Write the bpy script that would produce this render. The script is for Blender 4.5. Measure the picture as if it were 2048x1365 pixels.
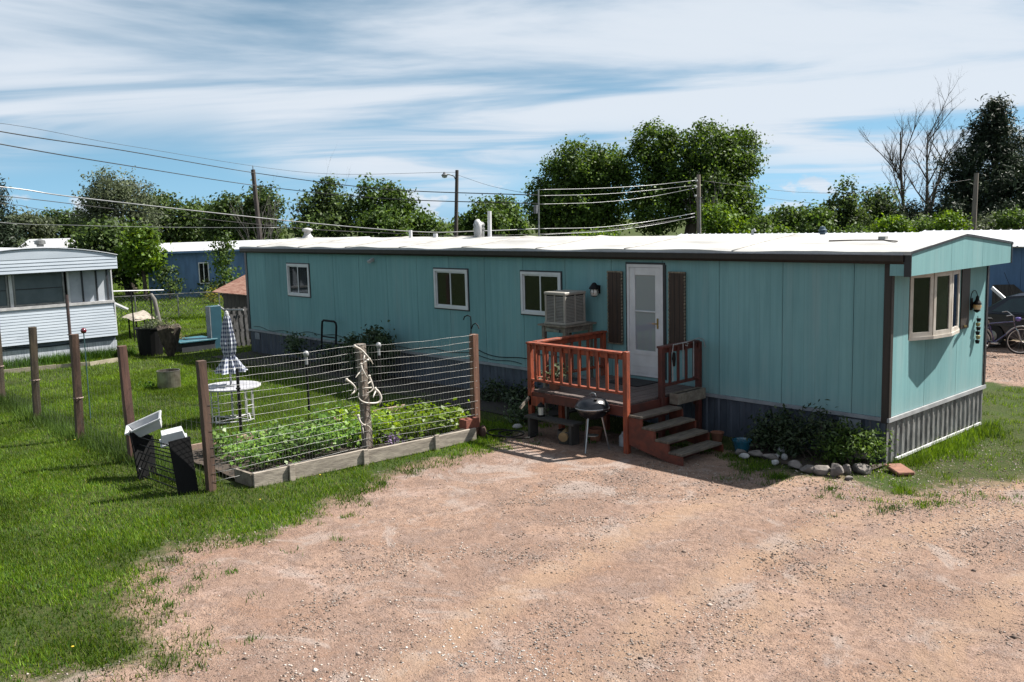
import bpy, math, random
import numpy as np
from mathutils import Vector, Matrix, Euler

for o in list(bpy.data.objects):
    bpy.data.objects.remove(o)
scene = bpy.context.scene
COL = scene.collection
rad = math.radians

# ------------------------------------------------------------------ camera
CP = np.array([6.35, -13.57, 3.847])
YAW, PITCH, ROLL, FPX = -.8234, .13, -.0269, 1880.0
_cy, _sy, _cp, _sp = math.cos(YAW), math.sin(YAW), math.cos(PITCH), math.sin(PITCH)
FW = np.array([_sy*_cp, _cy*_cp, -_sp])
_r0 = np.array([_cy, -_sy, 0.0]); _u0 = np.cross(_r0, FW)
RT = math.cos(ROLL)*_r0 + math.sin(ROLL)*_u0
UP = -math.sin(ROLL)*_r0 + math.cos(ROLL)*_u0
cam = bpy.data.cameras.new('camera')
camo = bpy.data.objects.new('camera', cam); COL.objects.link(camo)
cam.sensor_width = 36.0
cam.lens = 36.0*FPX/2048
cam.clip_start = .1; cam.clip_end = 3000
_M = Matrix((RT, UP, -FW)).transposed().to_4x4(); _M.translation = Vector(CP)
camo.matrix_world = _M
scene.camera = camo

# ------------------------------------------------------------------ world, sun, exposure
SUN = Vector((.35, .74, 1.0)).normalized()
world = bpy.data.worlds.new("World"); scene.world = world; world.use_nodes = True
wn = world.node_tree; wn.nodes.clear()
def N(nt, t, **kw):
    n = nt.nodes.new(t)
    for k, v in kw.items():
        if k == 'inp':
            for a, b in v.items():
                n.inputs[a].default_value = b
        else:
            setattr(n, k, v)
    return n
def L(nt, a, ai, b, bi):
    nt.links.new(a.outputs[ai], b.inputs[bi])
def math_(nt, op, a, b=None, clamp=False):
    n = nt.nodes.new('ShaderNodeMath'); n.operation = op; n.use_clamp = clamp
    for i, x in enumerate((a, b)):
        if x is None: continue
        if isinstance(x, (int, float)): n.inputs[i].default_value = x
        else: nt.links.new(x, n.inputs[i])
    return n.outputs[0]
def maprange(nt, x, a, b, c=0., d=1., smooth=True):
    n = nt.nodes.new('ShaderNodeMapRange'); n.clamp = True
    n.interpolation_type = 'SMOOTHSTEP' if smooth else 'LINEAR'
    nt.links.new(x, n.inputs[0])
    for i, q in zip((1, 2, 3, 4), (a, b, c, d)): n.inputs[i].default_value = q
    return n.outputs[0]
def mixc(nt, fac, a, b, mode='MIX'):
    n = nt.nodes.new('ShaderNodeMix'); n.data_type = 'RGBA'; n.blend_type = mode; n.clamp_factor = True
    if isinstance(fac, (int, float)): n.inputs[0].default_value = fac
    else: nt.links.new(fac, n.inputs[0])
    for i, x in ((6, a), (7, b)):
        if isinstance(x, (tuple, list)): n.inputs[i].default_value = (*x[:3], 1)
        else: nt.links.new(x, n.inputs[i])
    return n.outputs[2]

sky = N(wn, 'ShaderNodeTexSky', sky_type='NISHITA', sun_disc=False)
sky.sun_elevation = math.asin(SUN.z); sky.sun_rotation = math.atan2(SUN.x, SUN.y)
sky.air_density = 1.0; sky.dust_density = .35; sky.ozone_density = 2.2; sky.altitude = 900
SKY_STRENGTH = .05
CLOUD = 6.5
CLX, CLY = 1.3, .4
AZ = 0.
tc = N(wn, 'ShaderNodeTexCoord')
sep = N(wn, 'ShaderNodeSeparateXYZ'); L(wn, tc, 'Generated', sep, 0)
zc = math_(wn, 'MAXIMUM', sep.outputs[2], .012)
ze = math_(wn, 'ADD', zc, .035)
pxn = math_(wn, 'DIVIDE', sep.outputs[0], ze); pyn = math_(wn, 'DIVIDE', sep.outputs[1], ze)
cmb = N(wn, 'ShaderNodeCombineXYZ'); wn.links.new(pxn, cmb.inputs[0]); wn.links.new(pyn, cmb.inputs[1])
rot_ = N(wn, 'ShaderNodeMapping'); rot_.inputs['Rotation'].default_value = (0, 0, rad(-40)); L(wn, cmb, 0, rot_, 0)
mp = N(wn, 'ShaderNodeMapping'); mp.inputs['Scale'].default_value = (.34, .44, 1); mp.inputs['Location'].default_value = (CLX, CLY, 0); L(wn, rot_, 0, mp, 0)
n1 = N(wn, 'ShaderNodeTexNoise', inp={'Scale': .9, 'Detail': 8, 'Roughness': .54, 'Distortion': .8}); L(wn, mp, 0, n1, 0)
mp2 = N(wn, 'ShaderNodeMapping'); mp2.inputs['Scale'].default_value = (.4, 1.3, 1); L(wn, rot_, 0, mp2, 0)
n2 = N(wn, 'ShaderNodeTexNoise', inp={'Scale': .7, 'Detail': 6, 'Roughness': .5, 'Distortion': 1.0}); L(wn, mp2, 0, n2, 0)
cm = math_(wn, 'ADD', math_(wn, 'MULTIPLY', n1.outputs[0], .84), math_(wn, 'MULTIPLY', n2.outputs[0], .16))
veil = maprange(wn, cm, .335, .55, .08, 1.)
# the cirrus sheet ends some way off: nearer the horizon the sky is clear, its edge wavering with direction
azm = N(wn, 'ShaderNodeMapping'); azm.inputs['Location'].default_value = (AZ, 0, 0); L(wn, tc, 'Generated', azm, 0)
az = N(wn, 'ShaderNodeTexNoise', inp={'Scale': 2.6, 'Detail': 2, 'Roughness': .5}); L(wn, azm, 0, az, 0)
elev = math_(wn, 'ADD', sep.outputs[2], math_(wn, 'MULTIPLY', math_(wn, 'SUBTRACT', az.outputs[0], .5), .24))
edge = maprange(wn, elev, .02, .10)
veil = math_(wn, 'MULTIPLY', veil, edge)
# small fair weather cumulus low on the horizon
mp3 = N(wn, 'ShaderNodeMapping'); mp3.inputs['Scale'].default_value = (1, 1, 2.0); L(wn, tc, 'Generated', mp3, 0)
n3 = N(wn, 'ShaderNodeTexNoise', inp={'Scale': 11, 'Detail': 7, 'Roughness': .55}); L(wn, mp3, 0, n3, 0)
band = math_(wn, 'MULTIPLY', maprange(wn, sep.outputs[2], -.01, .012), maprange(wn, sep.outputs[2], .06, .025))
cum = math_(wn, 'MULTIPLY', maprange(wn, n3.outputs[0], .53, .60), band)
cloudiness = math_(wn, 'MAXIMUM', math_(wn, 'MULTIPLY', veil, .93), math_(wn, 'MULTIPLY', cum, .9))
shade = maprange(wn, n1.outputs[0], .38, .60)
ccol = mixc(wn, shade, (CLOUD*.74, CLOUD*.85, CLOUD*.98), (CLOUD*.90, CLOUD*.97, CLOUD*1.06))
bw = N(wn, 'ShaderNodeRGBToBW'); L(wn, sky, 0, bw, 0)
lum = N(wn, 'ShaderNodeCombineColor')
for k_, q_ in enumerate((.29, .66, 1.00)): wn.links.new(math_(wn, 'MULTIPLY', bw.outputs[0], q_), lum.inputs[k_])
skyc = mixc(wn, .85, sky.outputs[0], lum.outputs[0])
final = mixc(wn, cloudiness, skyc, ccol)
bg = N(wn, 'ShaderNodeBackground', inp={'Strength': SKY_STRENGTH}); wn.links.new(final, bg.inputs[0])
wo = N(wn, 'ShaderNodeOutputWorld'); L(wn, bg, 0, wo, 0)

sl = bpy.data.lights.new('sun', 'SUN'); sl.energy = 5.0; sl.angle = rad(.5); sl.color = (1.0, .955, .88)
so = bpy.data.objects.new('sun', sl); COL.objects.link(so)
so.rotation_euler = SUN.to_track_quat('Z', 'Y').to_euler(); so.location = (0, 20, 40)
vs = scene.view_settings
vs.view_transform = 'Standard'; vs.look = 'None'; vs.gamma = 1; vs.use_curve_mapping = False; vs.exposure = 1.42
scene.render.engine = 'CYCLES'
scene.cycles.max_bounces = 6; scene.cycles.diffuse_bounces = 3; scene.cycles.glossy_bounces = 3
scene.cycles.transparent_max_bounces = 12; scene.cycles.use_denoising = True

# ------------------------------------------------------------------ pixel to place (photograph pixels, 2048 wide)
def ray(px, py): return FW + RT*(px-1024)/FPX - UP*(py-682.5)/FPX
def on(px, py, ax, val):
    d = ray(px, py); return CP + d*((val-CP[ax])/d[ax])
def gz(px, py, z=0.): return on(px, py, 2, z)
def atd(px, py, dist): return CP + ray(px, py)*dist

# ------------------------------------------------------------------ mesh helpers
class MB:
    def __init__(s): s.v = []; s.f = []
    def add(s, vs, fs):
        b = len(s.v); s.v.extend([tuple(map(float, q)) for q in vs]); s.f.extend([tuple(b+i for i in f) for f in fs]); return s
    def box(s, x0, x1, y0, y1, z0, z1):
        return s.add([(x0,y0,z0),(x1,y0,z0),(x1,y1,z0),(x0,y1,z0),(x0,y0,z1),(x1,y0,z1),(x1,y1,z1),(x0,y1,z1)],
                     [(0,3,2,1),(4,5,6,7),(0,1,5,4),(1,2,6,5),(2,3,7,6),(3,0,4,7)])
    def obox(s, c, size, rot=(0,0,0)):
        R = Euler(rot).to_matrix(); c = Vector(c); h = [q/2 for q in size]
        vs = [c + R @ Vector((a*h[0], b*h[1], d*h[2])) for d in (-1,1) for a, b in ((-1,-1),(1,-1),(1,1),(-1,1))]
        return s.add(vs, [(0,3,2,1),(4,5,6,7),(0,1,5,4),(1,2,6,5),(2,3,7,6),(3,0,4,7)])
    def beam(s, p, q, w, h, up=(0,0,1)):
        p = Vector(p); q = Vector(q); d = (q-p).normalized(); u = Vector(up)
        if abs(d.dot(u)) > .98: u = Vector((1,0,0))
        a = d.cross(u).normalized(); b = a.cross(d).normalized()
        vs = [e + a*sx*w/2 + b*sz*h/2 for e in (p, q) for sx, sz in ((-1,-1),(1,-1),(1,1),(-1,1))]
        return s.add(vs, [(0,1,2,3),(7,6,5,4),(0,4,5,1),(1,5,6,2),(2,6,7,3),(3,7,4,0)])
    def tube(s, pts, r, n=8, caps=True):
        pts = [Vector(p) for p in pts]; m = len(pts)
        if not hasattr(r, '__len__'): r = [r]*m
        vs = []; prev = None
        for i, p in enumerate(pts):
            t = (pts[min(i+1, m-1)] - pts[max(i-1, 0)])
            t = t.normalized() if t.length > 1e-9 else Vector((0,0,1))
            if prev is None:
                u = Vector((0,0,1)) if abs(t.z) < .9 else Vector((1,0,0))
                a = t.cross(u).normalized()
            else:
                a = prev - t*prev.dot(t)
                a = a.normalized() if a.length > 1e-6 else t.orthogonal().normalized()
            prev = a; b = t.cross(a)
            for k in range(n):
                w = 2*math.pi*k/n; vs.append(p + (a*math.cos(w) + b*math.sin(w))*r[i])
        fs = [(i*n+k, i*n+(k+1) % n, (i+1)*n+(k+1) % n, (i+1)*n+k) for i in range(m-1) for k in range(n)]
        if caps: fs += [tuple(range(n-1, -1, -1)), tuple((m-1)*n+k for k in range(n))]
        return s.add(vs, fs)
    def lathe(s, prof, n=20, c=(0,0,0), sx=1., sy=1.):
        vs = [(c[0]+r*math.cos(2*math.pi*k/n)*sx, c[1]+r*math.sin(2*math.pi*k/n)*sy, c[2]+z) for r, z in prof for k in range(n)]
        fs = [(i*n+k, i*n+(k+1) % n, (i+1)*n+(k+1) % n, (i+1)*n+k) for i in range(len(prof)-1) for k in range(n)]
        return s.add(vs, fs)
    def prism(s, poly, h):              # poly: list of 3D points, h: extrusion vector
        n = len(poly); h = Vector(h)
        vs = [Vector(p) for p in poly] + [Vector(p)+h for p in poly]
        return s.add(vs, [tuple(range(n-1, -1, -1)), tuple(range(n, 2*n))] + [(i, (i+1) % n, n+(i+1) % n, n+i) for i in range(n)])
    def build(s, name, m, parent=None, world=True, smooth=False, bevel=0, label=None):
        me = bpy.data.meshes.new(name)
        off = Vector((0,0,0)); q = parent
        if world:
            while q is not None: off += q.location; q = q.parent
        me.from_pydata([(a-off.x, b-off.y, c-off.z) for a, b, c in s.v], [], s.f)
        if bevel:
            import bmesh
            bm = bmesh.new(); bm.from_mesh(me)
            bmesh.ops.recalc_face_normals(bm, faces=bm.faces)
            bmesh.ops.bevel(bm, geom=bm.edges[:], offset=bevel, segments=1, affect='EDGES', clamp_overlap=True)
            bm.to_mesh(me); bm.free()
        me.materials.append(m)
        if smooth:
            me.polygons.foreach_set('use_smooth', [True]*len(me.polygons))
        o = bpy.data.objects.new(name, me); COL.objects.link(o)
        if parent is not None: o.parent = parent
        if label: o['label'] = label
        return o

def np_mesh(name, verts, quads=None, tris=None, m=None, parent=None, loc=(0,0,0), kind=None):
    verts = np.asarray(verts, float) - np.asarray(loc)
    fs = quads if quads is not None else tris
    k = fs.shape[1]; me = bpy.data.meshes.new(name)
    me.vertices.add(len(verts)); me.vertices.foreach_set('co', verts.astype(np.float32).ravel())
    me.loops.add(fs.size); me.loops.foreach_set('vertex_index', fs.astype(np.int32).ravel())
    me.polygons.add(len(fs)); me.polygons.foreach_set('loop_start', np.arange(0, fs.size, k, dtype=np.int32))
    me.update(calc_edges=True); me.validate()
    if m: me.materials.append(m)
    o = bpy.data.objects.new(name, me); COL.objects.link(o)
    if parent is not None: o.parent = parent
    else: o.location = loc
    if kind: o['kind'] = kind
    return o

def tag(o, label, cat, group=None):
    o['label'] = label; o['category'] = cat
    if group: o['group'] = group
    return o
def thing(name, label, cat, loc=(0,0,0), rotz=0., group=None):
    o = bpy.data.objects.new(name, None); COL.objects.link(o); o.empty_display_size = .2
    o.location = Vector([float(q) for q in loc]); o.rotation_euler = (0, 0, rotz)
    return tag(o, label, cat, group)
def dup(root, loc, rotz=0., label=None, scale=None):
    def cp(o, par):
        c = o.copy(); COL.objects.link(c)
        if par is not None: c.parent = par
        for ch in o.children: cp(ch, c)
        return c
    r = cp(root, None); r.location = Vector([float(q) for q in loc]); r.rotation_euler = (0, 0, rotz)
    if scale: r.scale = scale if hasattr(scale, '__len__') else (scale,)*3
    if label: r['label'] = label
    return r
def structure(o):
    o['kind'] = 'structure'; return o

# ------------------------------------------------------------------ materials
MATS = {}
ALB = .62; FOL = .74
def mat(name, c, rough=.6, metal=0., c2=None, scale=6., stretch=(1,1,1), amount=1., bump=0., bscale=40., spec=.5, coat=0., detail=5, lo=.35, hi=.65):
    if name in MATS: return MATS[name]
    m = bpy.data.materials.new(name); m.use_nodes = True; nt = m.node_tree
    b = nt.nodes['Principled BSDF']; b.inputs['Roughness'].default_value = rough; b.inputs['Metallic'].default_value = metal
    b.inputs['Specular IOR Level'].default_value = spec; b.inputs['Coat Weight'].default_value = coat
    if c2 is None: c2 = tuple(q*.72 for q in c)
    c = tuple(q*ALB for q in c); c2 = tuple(q*ALB for q in c2)
    t = N(nt, 'ShaderNodeTexCoord'); g = N(nt, 'ShaderNodeMapping'); g.inputs['Scale'].default_value = stretch
    geo = N(nt, 'ShaderNodeNewGeometry'); nt.links.new(geo.outputs['Position'], g.inputs[0])
    n = N(nt, 'ShaderNodeTexNoise', inp={'Scale': scale, 'Detail': detail, 'Roughness': .6}); L(nt, g, 0, n, 0)
    f = maprange(nt, n.outputs[0], lo, hi, 0, amount)
    col = mixc(nt, f, c, c2); nt.links.new(col, b.inputs['Base Color'])
    if bump:
        n2_ = N(nt, 'ShaderNodeTexNoise', inp={'Scale': bscale, 'Detail': 4}); L(nt, g, 0, n2_, 0)
        bp = N(nt, 'ShaderNodeBump', inp={'Strength': bump, 'Distance': .01}); L(nt, n2_, 0, bp, 'Height'); L(nt, bp, 0, b, 'Normal')
    MATS[name] = m; return m

def foliage(name, dark, mid, light, trans=.35, rough=.55):
    if name in MATS: return MATS[name]
    m = bpy.data.materials.new(name); m.use_nodes = True; nt = m.node_tree; nt.nodes.clear()
    dark, mid, light = [tuple(q*FOL for q in c_) for c_ in (dark, mid, light)]
    geo = N(nt, 'ShaderNodeNewGeometry')
    cr = N(nt, 'ShaderNodeValToRGB'); e = cr.color_ramp.elements
    e[0].color = (*dark, 1); e[0].position = .05; e[1].color = (*light, 1); e[1].position = .95
    k = e.new(.5); k.color = (*mid, 1)
    L(nt, geo, 'Random Per Island', cr, 0)
    n = N(nt, 'ShaderNodeTexNoise', inp={'Scale': .7, 'Detail': 2}); L(nt, geo, 'Position', n, 0)
    f = maprange(nt, n.outputs[0], .35, .65, .68, 1.22)
    hs = N(nt, 'ShaderNodeHueSaturation'); L(nt, cr, 0, hs, 'Color'); nt.links.new(f, hs.inputs['Value'])
    d = N(nt, 'ShaderNodeBsdfPrincipled'); d.inputs['Roughness'].default_value = rough; d.inputs['Specular IOR Level'].default_value = .2
    L(nt, hs, 0, d, 'Base Color')
    tr = N(nt, 'ShaderNodeBsdfTranslucent')
    h2 = N(nt, 'ShaderNodeHueSaturation', inp={'Saturation': 1.1, 'Value': 1.5, 'Hue': .485}); L(nt, hs, 0, h2, 'Color'); L(nt, h2, 0, tr, 0)
    mx = N(nt, 'ShaderNodeMixShader', inp={0: trans}); L(nt, d, 0, mx, 1); L(nt, tr, 0, mx, 2)
    out = N(nt, 'ShaderNodeOutputMaterial'); L(nt, mx, 0, out, 0)
    MATS[name] = m; return m

def siding(name, c, c2, groove=.2032, bump=.35):
    """grooved plywood siding: rough-sawn vertical grain, weathered in streaks, shallow grooves"""
    m = bpy.data.materials.new(name); m.use_nodes = True; nt = m.node_tree
    b = nt.nodes['Principled BSDF']; b.inputs['Roughness'].default_value = .75; b.inputs['Specular IOR Level'].default_value = .25
    geo = N(nt, 'ShaderNodeNewGeometry'); sp = N(nt, 'ShaderNodeSeparateXYZ'); L(nt, geo, 'Position', sp, 0)
    hor = math_(nt, 'ADD', sp.outputs[0], sp.outputs[1])
    g = N(nt, 'ShaderNodeMapping'); g.inputs['Scale'].default_value = (9, 9, .5); L(nt, geo, 'Position', g, 0)
    n = N(nt, 'ShaderNodeTexNoise', inp={'Scale': 1., 'Detail': 6, 'Roughness': .65}); L(nt, g, 0, n, 0)
    g2 = N(nt, 'ShaderNodeMapping'); g2.inputs['Scale'].default_value = (.8, .8, .5); L(nt, geo, 'Position', g2, 0)
    n2_ = N(nt, 'ShaderNodeTexNoise', inp={'Scale': 1., 'Detail': 4, 'Roughness': .6}); L(nt, g2, 0, n2_, 0)
    f = math_(nt, 'ADD', math_(nt, 'MULTIPLY', maprange(nt, n.outputs[0], .3, .7), .6), math_(nt, 'MULTIPLY', maprange(nt, n2_.outputs[0], .3, .7), .5))
    col = mixc(nt, f, c, c2)
    fr = math_(nt, 'FRACT', math_(nt, 'DIVIDE', hor, groove))
    gm = math_(nt, 'LESS_THAN', fr, .045)
    col = mixc(nt, math_(nt, 'MULTIPLY', gm, .22), col, tuple(q*.45 for q in c2))
    # pale dust and scuffs in the lowest courses, faint runs below the eave
    g5 = N(nt, 'ShaderNodeMapping'); g5.inputs['Scale'].default_value = (2.2, 2.2, .22); L(nt, geo, 'Position', g5, 0)
    n5 = N(nt, 'ShaderNodeTexNoise', inp={'Scale': 1., 'Detail': 7, 'Roughness': .7}); L(nt, g5, 0, n5, 0)
    col = mixc(nt, math_(nt, 'MULTIPLY', maprange(nt, n5.outputs[0], .50, .72), .45), col, (.20,.285,.29))
    col = mixc(nt, math_(nt, 'MULTIPLY', maprange(nt, n5.outputs[0], .42, .28), .30), col, (.06,.12,.13))
    lowz = maprange(nt, math_(nt, 'ADD', sp.outputs[2], math_(nt, 'MULTIPLY', n.outputs[0], .5)), 1.35, .85)
    col = mixc(nt, math_(nt, 'MULTIPLY', lowz, .22), col, (.30,.30,.28))
    oi = N(nt, 'ShaderNodeObjectInfo')
    hsv = N(nt, 'ShaderNodeHueSaturation'); nt.links.new(col, hsv.inputs['Color']); nt.links.new(maprange(nt, oi.outputs['Random'], 0, 1, .93, 1.06, False), hsv.inputs['Value'])
    L(nt, hsv, 0, b, 'Base Color')
    g3 = N(nt, 'ShaderNodeMapping'); g3.inputs['Scale'].default_value = (120, 120, 5); L(nt, geo, 'Position', g3, 0)
    n3_ = N(nt, 'ShaderNodeTexNoise', inp={'Scale': 1., 'Detail': 3}); L(nt, g3, 0, n3_, 0)
    h = math_(nt, 'SUBTRACT', math_(nt, 'MULTIPLY', n3_.outputs[0], .4), gm)
    bp = N(nt, 'ShaderNodeBump', inp={'Strength': bump, 'Distance': .006}); nt.links.new(h, bp.inputs['Height']); L(nt, bp, 0, b, 'Normal')
    MATS[name] = m; return m

def glass(name, tint=(.02,.025,.025), alpha=.55, rough=.03):
    m = bpy.data.materials.new(name); m.use_nodes = True; nt = m.node_tree; nt.nodes.clear()
    tr = N(nt, 'ShaderNodeBsdfTransparent', inp={0: (.75,.8,.78,1)}); gl = N(nt, 'ShaderNodeBsdfGlossy', inp={'Roughness': rough, 'Color': (.9,.95,1,1)})
    df = N(nt, 'ShaderNodeBsdfDiffuse', inp={0: (*tint, 1)})
    lw = N(nt, 'ShaderNodeFresnel', inp={0: 1.52})
    m1 = N(nt, 'ShaderNodeMixShader', inp={0: 1-alpha}); L(nt, df, 0, m1, 1); L(nt, tr, 0, m1, 2)
    m2 = N(nt, 'ShaderNodeMixShader'); L(nt, lw, 0, m2, 0); L(nt, m1, 0, m2, 1); L(nt, gl, 0, m2, 2)
    out = N(nt, 'ShaderNodeOutputMaterial'); L(nt, m2, 0, out, 0)
    MATS[name] = m; return m

TEAL = siding('teal_siding', (.158,.305,.315), (.115,.236,.25))
DARKTRIM = mat('dark_trim', (.022,.022,.028), .45)
BROWN = mat('dark_brown', (.02,.014,.011), .6, c2=(.032,.022,.016), scale=4, stretch=(8,8,.6))
WHITE = mat('white_vinyl', (.86,.86,.88), .4, c2=(.74,.74,.76), scale=3)
ROOFW = mat('roof_membrane', (.52,.515,.50), .6, c2=(.31,.295,.275), scale=1.1, stretch=(.5,1.6,1), bump=.3, bscale=3, lo=.45, hi=.8, detail=8)
BELT = mat('belt_trim', (.36,.38,.41), .5, c2=(.26,.28,.31), scale=3)
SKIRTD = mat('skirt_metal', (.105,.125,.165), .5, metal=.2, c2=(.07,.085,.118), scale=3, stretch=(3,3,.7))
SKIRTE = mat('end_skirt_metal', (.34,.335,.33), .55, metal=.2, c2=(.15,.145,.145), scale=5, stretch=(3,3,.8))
GLASS = glass('window_glass', alpha=.25)
DARK = mat('dark_interior', (.012,.013,.014), .9)
CURT = mat('dark_curtain', (.16,.17,.20), .9, c2=(.04,.045,.055), scale=14, stretch=(3,3,.1))
CURTW = mat('pale_curtain', (.5,.52,.55), .9, c2=(.3,.32,.35), scale=9, stretch=(3,3,.1))
TAN = mat('tan_frame', (.70,.65,.58), .5, c2=(.56,.50,.43), scale=5)
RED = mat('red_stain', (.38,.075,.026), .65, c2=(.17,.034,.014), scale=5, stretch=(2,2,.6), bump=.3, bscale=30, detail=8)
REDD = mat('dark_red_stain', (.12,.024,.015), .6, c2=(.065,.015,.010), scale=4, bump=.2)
BOARD = mat('deck_board', (.17,.125,.115), .7, c2=(.09,.068,.06), scale=5, stretch=(.8,6,1), bump=.3)
TREADM = mat('tread_board', (.19,.155,.12), .75, c2=(.09,.072,.058), scale=5, stretch=(6,.8,1), bump=.3)
STEEL = mat('bright_steel', (.55,.55,.56), .28, metal=.9)
BLACKM = mat('black_plastic', (.006,.006,.007), .6, spec=.2)
WOODG = mat('weathered_wood', (.29,.25,.20), .8, c2=(.17,.14,.11), scale=5, stretch=(2,2,2), bump=.5, bscale=25)
WOODB = mat('brown_post', (.135,.075,.05), .8, c2=(.075,.042,.03), scale=4, stretch=(5,5,.6), bump=.4, bscale=20)
WOODP = mat('pinkish_timber', (.44,.30,.23), .75, c2=(.32,.22,.17), scale=5, bump=.3)
BRICKM = mat('brick_clay', (.32,.10,.06), .85, c2=(.22,.07,.045), scale=20, bump=.3)
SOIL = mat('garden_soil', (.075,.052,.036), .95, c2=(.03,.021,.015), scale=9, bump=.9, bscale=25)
BONE = mat('antler_bone', (.72,.68,.62), .5, c2=(.52,.47,.40), scale=12)
WIRE = mat('fence_wire', (.42,.42,.41), .5, metal=.5)
BARK = mat('bark', (.11,.085,.065), .9, c2=(.055,.042,.033), scale=3, stretch=(3,3,.5), bump=.8, bscale=6)
BARKG = mat('grey_bark', (.21,.195,.18), .9, c2=(.12,.11,.10), scale=3, stretch=(3,3,.5))
POLEM = mat('pole_wood', (.075,.058,.05), .85, c2=(.045,.036,.032), scale=2, stretch=(4,4,.3))
POLEG = mat('grey_pole_wood', (.27,.22,.18), .85, c2=(.17,.14,.12), scale=2, stretch=(4,4,.3))
STONE = mat('field_stone', (.27,.235,.215), .85, c2=(.15,.13,.12), scale=7, bump=.6, bscale=18)
QUARTZ = mat('pale_stone', (.62,.61,.60), .7, c2=(.38,.37,.37), scale=9, bump=.5)
GALV = mat('galvanised', (.42,.42,.40), .4, metal=.7, c2=(.25,.25,.24), scale=5)
PALE = mat('beige_plastic', (.40,.37,.33), .55, c2=(.32,.295,.26), scale=4)
BLUEH = mat('blue_siding', (.115,.23,.42), .7, c2=(.085,.175,.33), scale=2, stretch=(2,2,.4))
WSIDE = mat('white_siding', (.62,.69,.78), .5, c2=(.54,.61,.70), scale=1.2, stretch=(.6,.6,3))
WPANEL = mat('white_wash_panel', (.74,.78,.84), .7, c2=(.45,.49,.55), scale=6, stretch=(5,5,.5), bump=.3)
RUST = mat('rusty_sheet', (.42,.24,.17), .6, metal=.1, c2=(.25,.10,.06), scale=3, stretch=(1,6,1), lo=.4, hi=.6)
GREYB = mat('grey_boards', (.10,.088,.078), .9, c2=(.05,.044,.04), scale=4, stretch=(5,5,.4))
NAVY = mat('teal_paint', (.028,.11,.155), .5, c2=(.022,.09,.13), scale=3)
BRASS = mat('brass', (.55,.40,.16), .3, metal=.9)

F_COTTON = foliage('cottonwood_leaf', (.026,.056,.010), (.064,.122,.019), (.14,.22,.04))
F_DARK = foliage('dark_leaf', (.026,.050,.014), (.058,.098,.026), (.12,.18,.05))
F_OLIVE = foliage('olive_leaf', (.050,.066,.036), (.090,.115,.060), (.155,.185,.105))
F_BRIGHT = foliage('bright_leaf', (.050,.105,.011), (.092,.17,.018), (.165,.265,.035))
F_MID = foliage('mid_leaf', (.032,.065,.014), (.064,.120,.022), (.125,.20,.042))
F_PINE = foliage('pine_needle', (.012,.022,.013), (.026,.043,.022), (.052,.078,.040), trans=.1)
F_VEG = foliage('vegetable_leaf', (.075,.16,.03), (.13,.25,.045), (.24,.38,.09), trans=.35, rough=.4)
F_LIME = foliage('lime_leaf', (.13,.22,.02), (.20,.32,.03), (.32,.46,.06), trans=.4, rough=.4)
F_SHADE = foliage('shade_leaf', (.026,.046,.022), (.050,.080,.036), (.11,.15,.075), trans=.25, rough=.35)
F_GRASS = foliage('grass_blade', (.050,.100,.008), (.105,.195,.013), (.205,.31,.034), trans=.35)
F_GRASSD = foliage('deep_grass_blade', (.022,.068,.008), (.050,.125,.013), (.10,.20,.028), trans=.35)
F_DRY = foliage('dry_grass_blade', (.11,.10,.03), (.20,.17,.06), (.32,.27,.12), trans=.3)

rng = np.random.default_rng(7)
random.seed(7)
exec_sections = True

# ================================================================== GROUND
def sdist(P, poly):
    """signed distance of points (N,2) to a polygon, negative inside"""
    P = np.asarray(P, float); A = np.asarray(poly, float); B = np.roll(A, -1, 0)
    d = np.full(len(P), 1e9); inside = np.zeros(len(P), bool)
    for a, b in zip(A, B):
        ab = b-a; t = np.clip(((P-a)@ab)/max(ab@ab, 1e-9), 0, 1)
        d = np.minimum(d, np.hypot(*(P - a - t[:, None]*ab).T))
        c = (a[1] > P[:, 1]) != (b[1] > P[:, 1])
        with np.errstate(divide='ignore', invalid='ignore'):
            xi = (b[0]-a[0])*(P[:, 1]-a[1])/(b[1]-a[1]) + a[0]
        inside ^= c & (P[:, 0] < xi)
    return np.where(inside, -d, d)
class VNoise:
    def __init__(s, seed): s.t = np.random.default_rng(seed).random((256, 256))
    def __call__(s, x, y):
        xi = np.floor(x).astype(int); yi = np.floor(y).astype(int); fx = x-xi; fy = y-yi
        fx = fx*fx*(3-2*fx); fy = fy*fy*(3-2*fy); g = lambda i, j: s.t[(xi+i) % 256, (yi+j) % 256]
        return (g(0,0)*(1-fx)+g(1,0)*fx)*(1-fy) + (g(0,1)*(1-fx)+g(1,1)*fx)*fy
    def fbm(s, x, y, o=4):
        r = 0; a = .5
        for i in range(o): r = r + a*s(x*2**i+17*i, y*2**i+5*i); a *= .5
        return r/(1-.5**o)
VN = VNoise(3); VN2 = VNoise(11)
DRIVE = [(-2.4,-12.4)] + [tuple(gz(*p)[:2]) for p in [(390,1330),(330,1250),(300,1160),(350,1110),(430,1090),(540,1085),(640,1035),(730,985),(800,950),(900,915),(1000,895)]] + \
        [(-5.9,-1.3),(-2.2,-1.2)] + [tuple(gz(*p)[:2]) for p in [(1480,940),(1640,972),(1700,1000),(1790,1022),(1900,1008),(1990,985)]] + \
        [(2.0,-.6),(2.5,1.0),(2.9,4),(3.3,8.0),(-3,8.3),(-14,8.6),(-30,8.6),(-30,12.2),(-14,13.0),(0,15.5),(3.6,19),(3.6,40),(10,40),(10,-26),(-2,-26)]
BED = [(-6.42,-7.35),(-6.42,-2.75),(-8.9,-2.3),(-8.9,-7.35)]
def hgt(x, y):
    return (VN.fbm(x*.5, y*.5, 3)-.5)*.05 + (VN2.fbm(x*2.2, y*2.2, 2)-.5)*.018
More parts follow.
